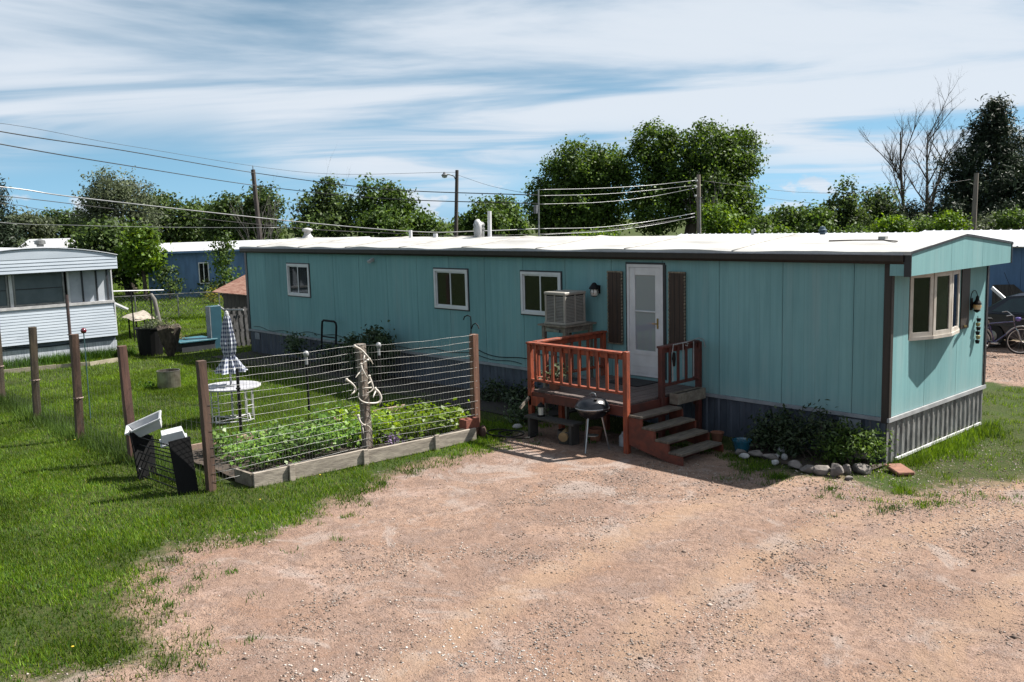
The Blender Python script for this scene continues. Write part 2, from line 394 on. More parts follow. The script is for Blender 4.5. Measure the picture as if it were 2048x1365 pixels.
def dirtness(x, y):
    P = np.stack([x, y], -1); d = sdist(P, DRIVE)
    return d
def axis(lo, hi, step, far):
    a = np.arange(lo, hi+1e-6, step); g = step*1.22**np.arange(1, 60); g = np.cumsum(g); g = g[g < far]
    return np.concatenate([lo-g[::-1], a, hi+g])
gx = axis(-26, 6, .16, 900); gy = axis(-15, 15, .16, 900)
GX, GY = np.meshgrid(gx, gy, indexing='ij'); fx_, fy_ = GX.ravel(), GY.ravel()
nearw = np.clip(1-(np.hypot(fx_+10, fy_)-30)/30, 0, 1)
GZ = hgt(fx_, fy_)*nearw - .012
sd = dirtness(fx_, fy_)
bed = sdist(np.stack([fx_, fy_], -1), BED)
nx, ny = GX.shape
idx = np.arange(nx*ny).reshape(nx, ny)
qa = np.stack([idx[:-1,:-1], idx[1:,:-1], idx[1:,1:], idx[:-1,1:]], -1).reshape(-1, 4)
qd = sd[qa].mean(1)

gm = bpy.data.materials.new('ground_surface'); gm.use_nodes = True; nt = gm.node_tree
b = nt.nodes['Principled BSDF']; b.inputs['Roughness'].default_value = .95; b.inputs['Specular IOR Level'].default_value = .12
geo = N(nt, 'ShaderNodeNewGeometry'); at = N(nt, 'ShaderNodeAttribute', attribute_name='drive')
def noise(sc, det=5, ro=.6, dist=0.): 
    n = N(nt, 'ShaderNodeTexNoise', inp={'Scale': sc, 'Detail': det, 'Roughness': ro, 'Distortion': dist}); L(nt, geo, 'Position', n, 0); return n.outputs[0]
nb, nm_, nf, ng = noise(.55, 6, .6, .6), noise(2.1, 6, .65, .4), noise(14, 6, .7), noise(70, 3, .7)
dirt = mixc(nt, maprange(nt, nb, .38, .62), (0.286,0.196,0.151), (0.220,0.148,0.116))
dirt = mixc(nt, maprange(nt, nm_, .47, .66), dirt, (0.208,0.150,0.126))
nl_ = noise(.9, 7, .7, 1.2); nl2 = noise(5.5, 6, .72, .5)
dirt = mixc(nt, math_(nt, 'MULTIPLY', maprange(nt, nl_, .52, .64), .5), dirt, (0.233,0.137,0.091))
dirt = mixc(nt, math_(nt, 'MULTIPLY', maprange(nt, nl_, .44, .34), .6), dirt, (0.325,0.238,0.203))
dirt = mixc(nt, math_(nt, 'MULTIPLY', maprange(nt, nl2, .50, .63), .75), dirt, (0.156,0.106,0.086))
dirt = mixc(nt, math_(nt, 'MULTIPLY', maprange(nt, nf, .5, .68), .7), dirt, (0.147,0.096,0.071))
dirt = mixc(nt, math_(nt, 'MULTIPLY', maprange(nt, ng, .48, .64), .75), dirt, (0.125,0.082,0.064))
dirt = mixc(nt, math_(nt, 'MULTIPLY', maprange(nt, noise(.75, 6, .66, 1.5), .54, .66), .55), dirt, (.285,.245,.225))
# packed wheel tracks, paler and smoother, along the lane on the right side
sp = N(nt, 'ShaderNodeSeparateXYZ'); L(nt, geo, 'Position', sp, 0)
# wheel tracks: cars turn in off the road in a wide arc, others run straight along the road
wob = math_(nt, 'MULTIPLY', math_(nt, 'SUBTRACT', nb, .5), .9)
px_ = math_(nt, 'SUBTRACT', sp.outputs[0], 12.0); py_ = math_(nt, 'SUBTRACT', sp.outputs[1], -4.6)
rad_ = math_(nt, 'ADD', math_(nt, 'SQRT', math_(nt, 'ADD', math_(nt, 'MULTIPLY', px_, px_), math_(nt, 'MULTIPLY', py_, py_))), wob)
brk_ = maprange(nt, nl_, .36, .56)
track = None
for R_0 in (8.9, 10.4, 11.3, 12.8):
    t_ = maprange(nt, math_(nt, 'ABSOLUTE', math_(nt, 'SUBTRACT', rad_, R_0)), .42, .08)
    track = t_ if track is None else math_(nt, 'MAXIMUM', track, t_)
track = math_(nt, 'MULTIPLY', track, brk_)
dirt = mixc(nt, math_(nt, 'MULTIPLY', track, .6), dirt, (0.268,0.182,0.126))
vor = N(nt, 'ShaderNodeTexVoronoi', inp={'Scale': 34.}); L(nt, geo, 'Position', vor, 0)
peb = math_(nt, 'MULTIPLY', maprange(nt, vor.outputs[0], .34, .18), math_(nt, 'MULTIPLY', maprange(nt, noise(1.3, 5, .6, .8), .40, .58), math_(nt, 'SUBTRACT', 1., math_(nt, 'MULTIPLY', track, .8))))
sepc = N(nt, 'ShaderNodeSeparateColor'); L(nt, vor, 'Color', sepc, 0)
pc = mixc(nt, sepc.outputs[0], (0.325,0.273,0.251), (0.116,0.086,0.075))
dirt = mixc(nt, math_(nt, 'MULTIPLY', peb, .75), dirt, pc)
turf = mixc(nt, maprange(nt, nf, .35, .65), (0.028,0.045,0.010), (0.055,0.060,0.020))
turf = mixc(nt, maprange(nt, nb, .42, .66), turf, (0.037,0.057,0.014))
d2 = math_(nt, 'ADD', at.outputs['Fac'], math_(nt, 'MULTIPLY', math_(nt, 'SUBTRACT', nm_, .5), 1.3))
d2 = math_(nt, 'ADD', d2, math_(nt, 'MULTIPLY', math_(nt, 'SUBTRACT', nf, .5), .5))
gcol = mixc(nt, maprange(nt, d2, -.02, .50), dirt, turf)
nt.links.new(gcol, b.inputs['Base Color'])
hsum = math_(nt, 'ADD', math_(nt, 'MULTIPLY', nf, .7), math_(nt, 'MULTIPLY', ng, .3))
hsum = math_(nt, 'ADD', hsum, math_(nt, 'MULTIPLY', peb, .5))
bp = N(nt, 'ShaderNodeBump', inp={'Strength': 1.0, 'Distance': .05}); nt.links.new(hsum, bp.inputs['Height']); L(nt, bp, 0, b, 'Normal')

V3 = np.stack([fx_, fy_, GZ], -1)
def ground_part(name, sel):
    q = qa[sel]; u, inv = np.unique(q, return_inverse=True)
    o = np_mesh(name, V3[u], quads=inv.reshape(q.shape), m=gm)
    a = o.data.attributes.new('drive', 'FLOAT', 'POINT'); ww = np.clip((fx_[u]+1.2)/1.4, 0, 1)*np.clip((7-fy_[u])/3, 0, 1); a.data.foreach_set('value', np.clip(sd[u]-.36*ww, -2, 2).astype(np.float32))
    o.data.polygons.foreach_set('use_smooth', [True]*len(o.data.polygons))
    return structure(o)
cxq, cyq = fx_[qa].mean(1), fy_[qa].mean(1)
isd = qd < 0
ground_part('ground', ~isd)
ground_part('gravel_driveway', isd & (cyq < 6))
ground_part('dirt_lane', isd & (cyq >= 6))

# ---- grass blades: real geometry, thick on the lawn, ragged along the drive
HOUSE_RECT = (-20.2, .1, -.05, 3.8)
def blades(name, n, xr, yr, size, width, m, keep, seed, lean=.5):
    r = np.random.default_rng(seed)
    x = r.uniform(*xr, n); y = r.uniform(*yr, n)
    k = keep(x, y, r); x, y = x[k], y[k]; n = len(x)
    # only what lies in the wedge the camera could plausibly see
    h = size*r.uniform(.45, 1.25, n); a = r.uniform(0, 2*np.pi, n); ln = lean*r.uniform(.1, 1, n); b_ = r.uniform(0, 2*np.pi, n)
    z = hgt(x, y)-.012
    w = width*r.uniform(.6, 1.3, n)
    p0 = np.stack([x-np.cos(a)*w/2, y-np.sin(a)*w/2, z-.005], -1); p1 = np.stack([x+np.cos(a)*w/2, y+np.sin(a)*w/2, z-.005], -1)
    p2 = np.stack([x+np.cos(b_)*h*ln, y+np.sin(b_)*h*ln, z+h], -1)
    V = np.stack([p0, p1, p2], 1).reshape(-1, 3)
    o = np_mesh(name, V, tris=np.arange(3*n).reshape(-1, 3), m=m)
    o['kind'] = 'stuff'; return o
def in_view(x, y, z=0., pad=.06):
    d = np.stack([x-CP[0], y-CP[1], np.full_like(x, z)-CP[2]], -1); zz = d@FW
    u = (d@RT)/zz*FPX/1024; v = (d@UP)/zz*FPX/682.5
    return (zz > .5) & (np.abs(u) < 1.45) & (np.abs(v) < 1.22)
def off_house(x, y):
    a, b_, c, d = HOUSE_RECT
    return ~((x > a) & (x < b_) & (y > c) & (y < d)) & ~((x < -22.85) & (y < -2.95) & (y > -6.8)) & ~((x > -25) & (x < -22.2) & (y > .5) & (y < 3.2))
def lawn_keep(thr=.0, bare=True, spar=1.0):
    def f(x, y, r):
        s = dirtness(x, y) + (VN.fbm(x*1.3+3, y*1.3, 5)-.5)*1.7 + (VN2.fbm(x*6, y*6, 2)-.5)*.5
        bd = sdist(np.stack([x, y], -1), BED)
        k = (s > thr) & (bd > .05) & off_house(x, y) & in_view(x, y)
        dens = np.clip(.22 + s*1.7, .05, 1)
        patch = np.clip((VN2.fbm(x*.9+40, y*.9, 3)-.30)*3.6, .45, 1)*np.clip((VN.fbm(x*3.1, y*3.1+7, 3)-.2)*3, .6, 1)
        strip = (x > -1.2) & (y > -2.6)                # thin weedy strip by the end wall: more gravel than grass
        dens = np.where(strip, dens*np.clip((VN.fbm(x*2.5, y*2.5, 3)-.47)*3.2, .02, .6), dens*patch)
        deep = (y > -1.9) & (x > -20) & (x < -6)       # bare shade strip at the foot of the wall
        dens = np.where(deep, dens*.25, dens)
        return k & (r.random(len(x)) < dens*spar)
    return f
blades('lawn_grass', 760000, (-19, 5), (-13.5, -1.0), .062, .0105, F_GRASS, lawn_keep(), 21, .8)
blades('clover_lawn', 330000, (-17, 5), (-13.5, -1.0), .045, .016, F_GRASSD, lawn_keep(.05), 22, .9)
blades('lawn_grass', 240000, (-34, -15), (-12, 6), .075, .019, F_GRASS, lawn_keep(), 23, .8)
blades('lawn_grass', 60000, (-1, 4.5), (-2.6, 9), .07, .012, F_GRASS, lawn_keep(), 24, .8)
blades('dry_grass', 130000, (-17, 5), (-13.5, 0), .055, .010, F_DRY, lawn_keep(-.3, spar=.35), 25, 1.)
blades('far_lawn_grass', 120000, (-75, -30), (-10, 30), .12, .05, F_GRASS, lambda x, y, r: in_view(x, y) & off_house(x, y) & (dirtness(x, y) > .2), 26, .8)
# ragged tufts of weed running out over the drive
def edge_tufts():
    r = np.random.default_rng(5); xs, ys = [], []
    x = r.uniform(-9, 3, 9000); y = r.uniform(-13, 0, 9000); s = dirtness(x, y)
    k = (s < .1) & (s > -1.0) & (r.random(9000) < np.exp(s*3.2)*.16) & in_view(x, y)
    for a, b_ in zip(x[k], y[k]):
        m_ = r.integers(10, 60); q = r.normal(0, r.uniform(.03, .11), (m_, 2)); xs.append(a+q[:, 0]); ys.append(b_+q[:, 1])
    return np.concatenate(xs), np.concatenate(ys)
tx_, ty_ = edge_tufts()
def fixed_blades(name, x, y, size, width, m, seed, lean=.7):
    r = np.random.default_rng(seed); n = len(x)
    h = size*r.uniform(.4, 1.25, n); a = r.uniform(0, 2*np.pi, n); b_ = r.uniform(0, 2*np.pi, n); ln = lean*r.uniform(.2, 1.1, n); w = width*r.uniform(.6, 1.3, n)
    z = hgt(x, y)-.012
    V = np.stack([np.stack([x-np.cos(a)*w/2, y-np.sin(a)*w/2, z-.004], -1), np.stack([x+np.cos(a)*w/2, y+np.sin(a)*w/2, z-.004], -1),
                  np.stack([x+np.cos(b_)*h*ln, y+np.sin(b_)*h*ln, z+h], -1)], 1).reshape(-1, 3)
    o = np_mesh(name, V, tris=np.arange(3*n).reshape(-1, 3), m=m); o['kind'] = 'stuff'; return o
fixed_blades('edge_weeds', tx_, ty_, .06, .011, F_GRASSD, 9)
# taller rank growth at the foot of the fence posts and the wall of the white trailer
def rank(pts, n, spread, seed):
    r = np.random.default_rng(seed); c = np.array(pts)[r.integers(0, len(pts), n)]
    q = c + r.normal(0, 1, (n, 2))*np.array(spread); return q[:, 0], q[:, 1]
wx, wy = rank([(x, -7.75) for x in np.arange(-18, -7.5, .35)], 9000, (.25, .16), 31)
fixed_blades('fence_weeds', wx, wy, .20, .016, F_MID, 32, .5)
wx, wy = rank([(-22.75, y) for y in np.arange(-6.8, -2.8, .3)], 5000, (.15, .18), 33)
fixed_blades('wall_weeds', wx, wy, .28, .022, F_GRASSD, 34, .5)
wx, wy = rank([(.22, y) for y in np.arange(.2, 3.8, .3)]+[(.5, 2.9), (.35, 1.9), (.6, 1.2)], 3000, (.14, .2), 35)
fixed_blades('wall_weeds', wx, wy, .13, .014, F_BRIGHT, 36, .7)

# ---- loose gravel on the drive: real pebbles, thick in drifts
def pebbles(name, n, xr, yr, smin, smax, m, keep, seed):
    r = np.random.default_rng(seed); x = r.uniform(*xr, n); y = r.uniform(*yr, n)
    k = keep(x, y, r); x, y = x[k], y[k]; n = len(x)
    s = smin*(smax/smin)**(r.random(n)**2.2)
    base = np.array([(1,0,0),(0,1,0),(-1,0,0),(0,-1,0),(0,0,1),(0,0,-1)], float)
    tri = np.array([(0,1,4),(1,2,4),(2,3,4),(3,0,4),(1,0,5),(2,1,5),(3,2,5),(0,3,5)])
    V = base[None]*(s[:, None, None]*r.uniform(.6, 1.2, (n, 6, 1))); V[..., 2] *= .55
    a = r.uniform(0, 6.28, n); c, sn = np.cos(a)[:, None], np.sin(a)[:, None]
    X = V[..., 0]*c - V[..., 1]*sn; Y = V[..., 0]*sn + V[..., 1]*c
    V = np.stack([X+x[:, None], Y+y[:, None], V[..., 2]+(hgt(x, y)-.012+s*.12)[:, None]], -1).reshape(-1, 3)
    T = (tri[None] + 6*np.arange(n)[:, None, None]).reshape(-1, 3)
    o = np_mesh(name, V, tris=T, m=m); o['kind'] = 'stuff'; return o
PEB = foliage('pebble', (.10,.075,.062), (.25,.185,.15), (.48,.42,.38), trans=0., rough=.8)
def gravel_keep(lo, mul):
    def f(x, y, r):
        s = dirtness(x, y); d = np.clip((VN.fbm(x*.8+9, y*.8, 4)-lo)*mul, .06, 1)*np.clip((VN2.fbm(x*2.6, y*2.6, 3)-.3)*3, .15, 1)
        return (s < .45) & in_view(x, y) & off_house(x, y) & (r.random(len(x)) < d)
    return f
pebbles('loose_gravel', 280000, (-8, 7), (-12.5, 0), .005, .020, PEB, gravel_keep(.43, 4.5), 41)
pebbles('drive_stones', 900, (-8, 7), (-12.5, 0), .018, .04, PEB, gravel_keep(.40, 3.), 45)
pebbles('loose_gravel', 8000, (-1.6, 5), (-3, 2.5), .008, .024, PEB, lambda x, y, r: in_view(x, y) & off_house(x, y), 42)
pebbles('lane_gravel', 9000, (-6, 5), (8.3, 13), .012, .03, PEB, lambda x, y, r: in_view(x, y), 43)
WPEB = foliage('white_pebble', (.35,.33,.31), (.48,.46,.44), (.62,.60,.58), trans=0., rough=.8)
cq = gz(985, 1310)[:2]
pebbles('white_gravel_patch', 2600, (cq[0]-1.1, cq[0]+1.1), (cq[1]-1.1, cq[1]+1.1), .007, .022, WPEB,
        lambda x, y, r: r.random(len(x)) < np.exp(-((x-cq[0])**2+(y-cq[1])**2)/.35)*.9*(VN(x*5, y*5) > .35), 44)

# ================================================================== TEAL MOBILE HOME
HL, HW = 20.09, 3.66
ZB, ZT = .707, 3.10
ZEND = 3.16
home = thing('mobile_home', 'long teal mobile home with white roof and orange-red deck at its door', 'mobile home', (-10, 1.8, 0))
HOLES = [(-17.60,-16.42,1.84,2.735), (-10.88,-9.68,1.83,2.73), (-7.95,-6.79,1.85,2.735), (-5.06,-4.22,.84,2.94)]
def panel(xa, xb, z0, z1, holes, axis='x', face=0., th=.02, name='siding_panel', m=TEAL, parent=home):
    """one sheet of siding with the window openings cut out"""
    hs = [h for h in holes if h[0] < xb and h[1] > xa]
    rects = []
    cuts = sorted({xa, xb, *[max(xa, min(xb, h[0])) for h in hs], *[max(xa, min(xb, h[1])) for h in hs]})
    for a, b_ in zip(cuts[:-1], cuts[1:]):
        mid = (a+b_)/2; zz = [(z0, z1)]
        for h in hs:
            if h[0] < mid < h[1]:
                zz = [s for lo, hi in zz for s in ((lo, min(hi, h[2])), (max(lo, h[3]), hi)) if s[1]-s[0] > .01]
        rects += [(a, b_, lo, hi) for lo, hi in zz]
    if rects and all(any(h[0] <= a and h[1] >= b_ for h in hs) for a, b_, lo, hi in rects):
        zc_ = (hs[0][2]+hs[0][3])/2
        parts_ = [[q for q in rects if q[3] < zc_], [q for q in rects if q[3] >= zc_]]
    else: parts_ = [rects]
    for rects in parts_:
      if not rects: continue
      M_ = MB()
      for a, b_, lo, hi in rects:
        if axis == 'x': M_.box(a, b_, face, face+th, lo, hi)
        else: M_.box(face-th, face, a, b_, lo, hi)
      M_.build(name, m, parent)
SEAM = [-.585-1.2192*k for k in range(16)]
edges = [-.10] + SEAM + [-19.99]
for a, b_ in zip(edges[:-1], edges[1:]):
    panel(b_+.005, a-.005, ZB, ZT, HOLES)
BAY = (.60, 2.50, 1.82, 2.86)
ye = [.06, 1.22, 2.44, HW-.05]
for a, b_ in zip(ye[:-1], ye[1:]):
    panel(a+.004, b_-.004, ZB, ZEND, [BAY], 'y', 0.)
for a, b_ in zip(np.linspace(-20.05, -.05, 9)[:-1], np.linspace(-20.05, -.05, 9)[1:]):   # the long side away from the picture
    MB().box(a+.004, b_-.004, HW-.02, HW, ZB, ZT).build('siding_panel', TEAL, home)
for a, b_ in ((.05, 1.22), (1.22, 2.44), (2.44, HW-.05)):
    MB().box(-HL, -HL+.02, a+.004, b_-.004, ZB, ZT).build('siding_panel', TEAL, home)
MB().box(-HL+.15, -.15, .16, HW-.16, .2, 3.12).build('inner_wall', DARK, home)
MB().box(-HL+.03, -.03, .022, .158, 2.955, 3.12).box(-HL+.03, -.03, .022, .158, .3, .83).build('wall_plate', DARK, home)
_w = MB()
for k, h0 in enumerate([-.03]+[h[0] for h in HOLES[::-1]]): pass
xs_ = [-.03] + [q for h in HOLES[::-1] for q in (h[1], h[0])] + [-HL+.03]
for i in range(0, len(xs_), 2):
    _w.box(xs_[i+1], xs_[i], .022, .158, .831, 2.954)
for h in HOLES[:3]:
    _w.box(h[0], h[1], .022, .158, .831, h[2]).box(h[0], h[1], .022, .158, h[3], 2.954)
_w.build('wall_backing', DARK, home)
MB().box(-.158, -.022, .03, .6, .3, 3.1).box(-.158, -.022, 2.5, HW-.03, .3, 3.1).box(-.158, -.022, .601, 2.499, .3, 1.82).box(-.158,-.022,.601,2.499,2.861,3.1).build('wall_backing', DARK, home)
# corner posts and trims
MB().box(-.10, .004, -.022, .0, .62, ZT).build('corner_trim', BROWN, home)
MB().box(0, .022, -.022, .055, .70, ZEND).build('corner_trim', BROWN, home)
MB().box(0, .022, HW-.05, HW+.022, .70, ZEND).build('corner_trim', DARKTRIM, home)
MB().box(-HL-.022, -19.99, -.022, 0, .62, ZT).build('corner_trim', DARKTRIM, home)
MB().box(-HL, -.10, -.035, 0, .648, ZB-.002).build('belt_trim', BELT, home)
MB().box(0, .036, -.036, HW+.03, .640, ZB-.004).build('belt_trim', mat('pale_belt_trim', (.45,.455,.47), .5, c2=(.34,.345,.36), scale=3), home)
# corrugated skirting, one ribbed sheet after another
def skirt(x0, x1, z0, z1, axis, face, m, pitch=.2, dep=.022):
    pts = []; n = max(1, round((x1-x0)/pitch)); p = (x1-x0)/n
    for i in range(n):
        a = x0+i*p; pts += [(a, 0), (a+p*.52, 0), (a+p*.62, dep), (a+p*.88, dep), (a+p*.98, 0)]
    pts.append((x1, 0))
    M_ = MB()
    for i, (a, d) in enumerate(pts):
        pass
    vs = []; fs = []
    for a, d in pts:
        for z in (z0, z1):
            vs.append((a, face-d, z) if axis == 'x' else (face+d, a, z))
    for i in range(len(pts)-1): fs.append((2*i, 2*i+2, 2*i+3, 2*i+1) if axis == 'x' else (2*i, 2*i+2, 2*i+3, 2*i+1))
    return M_.add(vs, fs).build('skirt_panel', m, home)
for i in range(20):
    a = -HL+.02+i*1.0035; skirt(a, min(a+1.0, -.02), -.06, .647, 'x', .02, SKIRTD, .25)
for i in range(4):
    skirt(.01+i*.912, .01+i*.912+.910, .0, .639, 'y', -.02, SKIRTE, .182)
MB().box(-.03, -.022, .0, HW, -.06, .64).box(-HL, -.03, .022, .03, -.06, .64).box(-HL,-HL+.01,.03,HW-.01,-.06,.7).box(-HL,-.03,HW-.03,HW-.02,-.06,.7).build('skirt_backing', DARK, home)
MB().box(.004, .034, .25, HW-.1, .01, .05).build('skirt_rail', WHITE, home)
MB().box(-.78, -.42, -.022, -.008, .42, .62).build('skirt_vent', mat('vent_grey', (.30,.33,.37), .5), home)
MB().box(-19.75, -19.45, -.022, -.008, .42, .62).build('skirt_vent', MATS['vent_grey'], home)

# roof: low gable in a white membrane that is wavy along the edge
GX1 = .33; EY0, EY1 = -.12, HW+.12
nxr, nyr = 150, 15
rx = np.linspace(-HL-.06, GX1+.02, nxr); ry = np.linspace(EY0-.02, EY1+.02, nyr)
rv = []
for x in rx:
    for y in ry:
        t = 1-abs(y-HW/2)/(HW/2+.14)
        z = 3.215+.195*min(1, t*1.02)
        w = VN.fbm(np.array(x*1.1), np.array(y*1.3), 3)-.5
        z += float(w)*.028*(1 if -HL+.3 < x < 0 else .2) + (.012*math.sin(x*3.1)+.01*math.sin(x*1.37+1))*(1 if y < 0 else 0)*(1 if x < -.3 else 0)
        rv.append((x, y, z))
rf = [(i*nyr+j, (i+1)*nyr+j, (i+1)*nyr+j+1, i*nyr+j+1) for i in range(nxr-1) for j in range(nyr-1)]
rb = len(rv)
Mr = MB().add(rv, rf)
# rolled front lip
for i in range(nxr-1):
    a, b_ = rv[i*nyr], rv[(i+1)*nyr]
    Mr.add([a, b_, (b_[0], b_[1]-.012, 3.165), (a[0], a[1]-.012, 3.165)], [(0, 3, 2, 1)])
    a, b_ = rv[i*nyr+nyr-1], rv[(i+1)*nyr+nyr-1]
    Mr.add([a, b_, (b_[0], b_[1]+.012, 3.165), (a[0], a[1]+.012, 3.165)], [(0, 1, 2, 3)])
roof = Mr.build('roof', ROOFW, home, smooth=True)
for k in range(8):
    i = 8+k*17
    MB().tube([(rv[i*nyr+j][0], rv[i*nyr+j][1], rv[i*nyr+j][2]+.004) for j in range(nyr)], .016, 5).build('roof_seam', mat('seam_tape', (.52,.50,.47), .6, c2=(.33,.31,.28), scale=4), roof, smooth=True)
MB().box(-HL-.02, -.02, -.04, HW+.04, 3.105, 3.16).box(-.019, GX1-.092, EY0+.021, .10, 3.062, 3.16).build('eave_board', BROWN, home)
gut = MB()
prof = [(-.055, 3.165), (-.055, 3.04), (-.12, 3.03), (-.155, 3.075), (-.16, 3.165), (-.17, 3.168)]
for (ya, za), (yb, zb) in zip(prof[:-1], prof[1:]):
    gut.add([(-HL-.04, ya, za), (GX1-.092, ya, za), (GX1-.092, yb, zb), (-HL-.04, yb, zb)], [(0, 1, 2, 3)])
gut.build('gutter', BROWN, home)
lip = MB().beam((-HL-.04, -.166, 3.172), (GX1-.092, -.166, 3.172), .02, .016).build('gutter_lip', mat('gutter_lip', (.34,.36,.42), .4, c2=(.25,.27,.32)), home)
# gable box over the end wall
def rz(y): return 3.20+.195*min(1, (1-abs(y-HW/2)/(HW/2+.14))*1.02)
gs = [EY0, 1.30, 2.52, EY1]
for a, b_ in zip(gs[:-1], gs[1:]):
    ys_ = sorted({a+.004, b_-.004, *([HW/2] if a < HW/2 < b_ else [])})
    poly = [(GX1-.02, y, 2.86) for y in (ys_[0], ys_[-1])] + [(GX1-.02, y, rz(y)-.012) for y in ys_[::-1]]
    MB().prism(poly, (.02, 0, 0)).build('gable_panel', TEAL, home)
MB().box(.025, GX1-.09, EY0, EY0+.02, 2.86, 3.061).build('gable_side', TEAL, home)
MB().box(GX1-.09, GX1+.012, EY0-.012, EY0+.012, 2.85, 3.2).build('gable_trim', DARKTRIM, home)
MB().box(GX1-.03, GX1+.012, EY1-.012, EY1+.012, 2.85, 3.2).build('gable_trim', DARKTRIM, home)
MB().box(.0, GX1-.03, EY1-.012, EY1+.006, 2.86, 3.2).build('gable_side', TEAL, home)
MB().box(.023, GX1-.022, EY0+.02, EY1-.014, 2.862, 2.885).build('soffit', mat('soffit_white', (.5,.48,.42), .6), home)
MB().beam((GX1+.012, EY0-.02, rz(EY0)-.005), (GX1+.012, HW/2, rz(HW/2)-.002), .012, .035).beam((GX1+.012, HW/2, rz(HW/2)-.002), (GX1+.012, EY1+.02, rz(EY1)-.005), .012, .035).build('rake_trim', DARKTRIM, home)

# windows of the long wall
def window(h, curtains):
    x0, x1, z0, z1 = h
    w = MB()
    f = .055; y0, y1 = -.035, .03
    w.box(x0, x1, y0, y1, z0, z0+f).box(x0, x1, y0, y1, z1-f, z1).box(x0, x0+f, y0, y1, z0+f, z1-f).box(x1-f, x1, y0, y1, z0+f, z1-f)
    o = w.build('window', WHITE, home)
    t = .03
    MB().box(x0-t, x1+t, -.016, 0, z1, z1+t).box(x0-t, x1+t, -.016, 0, z0-t, z0).box(x0-t, x0, -.016, 0, z0, z1).box(x1, x1+t, -.016, 0, z0, z1).build('window_trim', DARKTRIM, o)
    xm = (x0+x1)/2
    for a, b_, yy in ((x0+f, xm+.02, .012), (xm-.02, x1-f, -.012)):
        s = .03
        MB().box(a, b_, yy-.012, yy+.008, z0+f, z0+f+s).box(a, b_, yy-.012, yy+.008, z1-f-s, z1-f).box(a, a+s, yy-.012, yy+.008, z0+f+s, z1-f-s).box(b_-s, b_, yy-.012, yy+.008, z0+f+s, z1-f-s).build('sash', WHITE, o)
        MB().box(a+s, b_-s, yy-.003, yy+.001, z0+f+s, z1-f-s).build('pane', GLASS, o)
    for a, b_, m in curtains:
        xs = np.linspace(x0+(x1-x0)*a, x0+(x1-x0)*b_, 26); c = MB()
        vs = [(x, .10+.018*math.sin(i*1.7), z) for i, x in enumerate(xs) for z in (z0+.04, z1-.04)]
        c.add(vs, [(2*i, 2*i+2, 2*i+3, 2*i+1) for i in range(25)]).build('curtain', m, o)
    return o
window(HOLES[0], [(.62, .97, CURT)])
MB().box(-16.86, -16.62, .06, .12, 1.93, 2.02).build('sill_box', mat('pale_box', (.45,.47,.5), .7), home)
window(HOLES[1], [(.04, .34, CURT)])
window(HOLES[2], [(.04, .48, CURT), (.6, .8, CURTW)])
# door
door = MB()
dx0, dx1, dz0, dz1 = HOLES[3]
door.box(dx0, dx1, -.03, .05, dz1-.055, dz1).box(dx0, dx0+.05, -.03, .05, dz0, dz1-.055).box(dx1-.05, dx1, -.03, .05, dz0, dz1-.055)
dr = door.build('door', WHITE, home)
MB().box(dx0-.035, dx1+.035, -.02, 0, dz1, dz1+.035).box(dx0-.035, dx0, -.02, 0, dz0, dz1).box(dx1, dx1+.06, -.02, 0, dz0, dz1).build('door_trim', DARKTRIM, dr)
a0, a1 = dx0+.052, dx1-.052
MB().box(a0, a1, -.02, .02, dz0+.01, dz0+.50).box(a0, a0+.13, -.02, .02, dz0+.50, dz1-.058).box(a1-.13, a1, -.02, .02, dz0+.5, dz1-.058).box(a0+.13, a1-.13, -.02, .02, dz1-.20, dz1-.058).box(a0+.13, a1-.13, -.026, .014, dz0+1.22, dz0+1.245).build('storm_leaf', WHITE, dr, bevel=.004)
MB().box(a0+.06, a1-.06, -.026, -.0205, dz0+.08, dz0+.10).box(a0+.06, a1-.06, -.026, -.0205, dz0+.20, dz0+.215).box(a0+.06,a1-.06,-.026,-.0205,dz0+.42,dz0+.435).build('kick_panel', WHITE, dr)
SG = glass('storm_glass', (.46,.48,.53), .42)
MB().box(a0+.13, a1-.13, -.006, -.002, dz0+.5, dz0+1.22).build('pane', SG, dr)
MB().box(a0+.13, a1-.13, -.006, -.002, dz0+1.245, dz1-.20).build('pane', SG, dr)
MB().box(dx0+.05, dx1-.05, .10, .13, dz0, dz1-.05).build('inner_leaf', mat('inner_door', (.8,.81,.85), .5, c2=(.5,.52,.57), scale=1.2), dr)
pl = MB().box(-4.66, -4.46, .012, .022, 2.06, 2.46).build('door_plaque', mat('grey_plaque', (.10,.105,.12), .6), dr)
fl = MB()
for k in range(6):
    w = k*math.pi/3; fl.obox((-4.56+.042*math.cos(w), .007, 2.34+.042*math.sin(w)), (.05, .006, .034), (0, -w, 0))
fl.build('plaque_flower', mat('plaque_pale', (.45,.45,.45), .6), dr)
fl = MB()
for s in (-1, 1): fl.obox((-4.56+s*.03, .007, 2.19), (.035, .006, .14), (0, s*.35, 0))
fl.build('plaque_leaves', mat('plaque_dark', (.03,.03,.035), .6), dr)
MB().tube([(-4.48, .075, 2.76), (-4.48, .075, 2.62), (-4.50, .075, 2.57), (-4.53, .075, 2.585)], .012, 6).build('door_hook', BLACKM, dr)
MB().box(a1-.085, a1-.055, -.035, -.02, dz0+.93, dz0+1.12).beam((a1-.07, -.045, dz0+1.02), (a1-.17, -.05, dz0+1.02), .02, .018).build('handle', BRASS, dr)
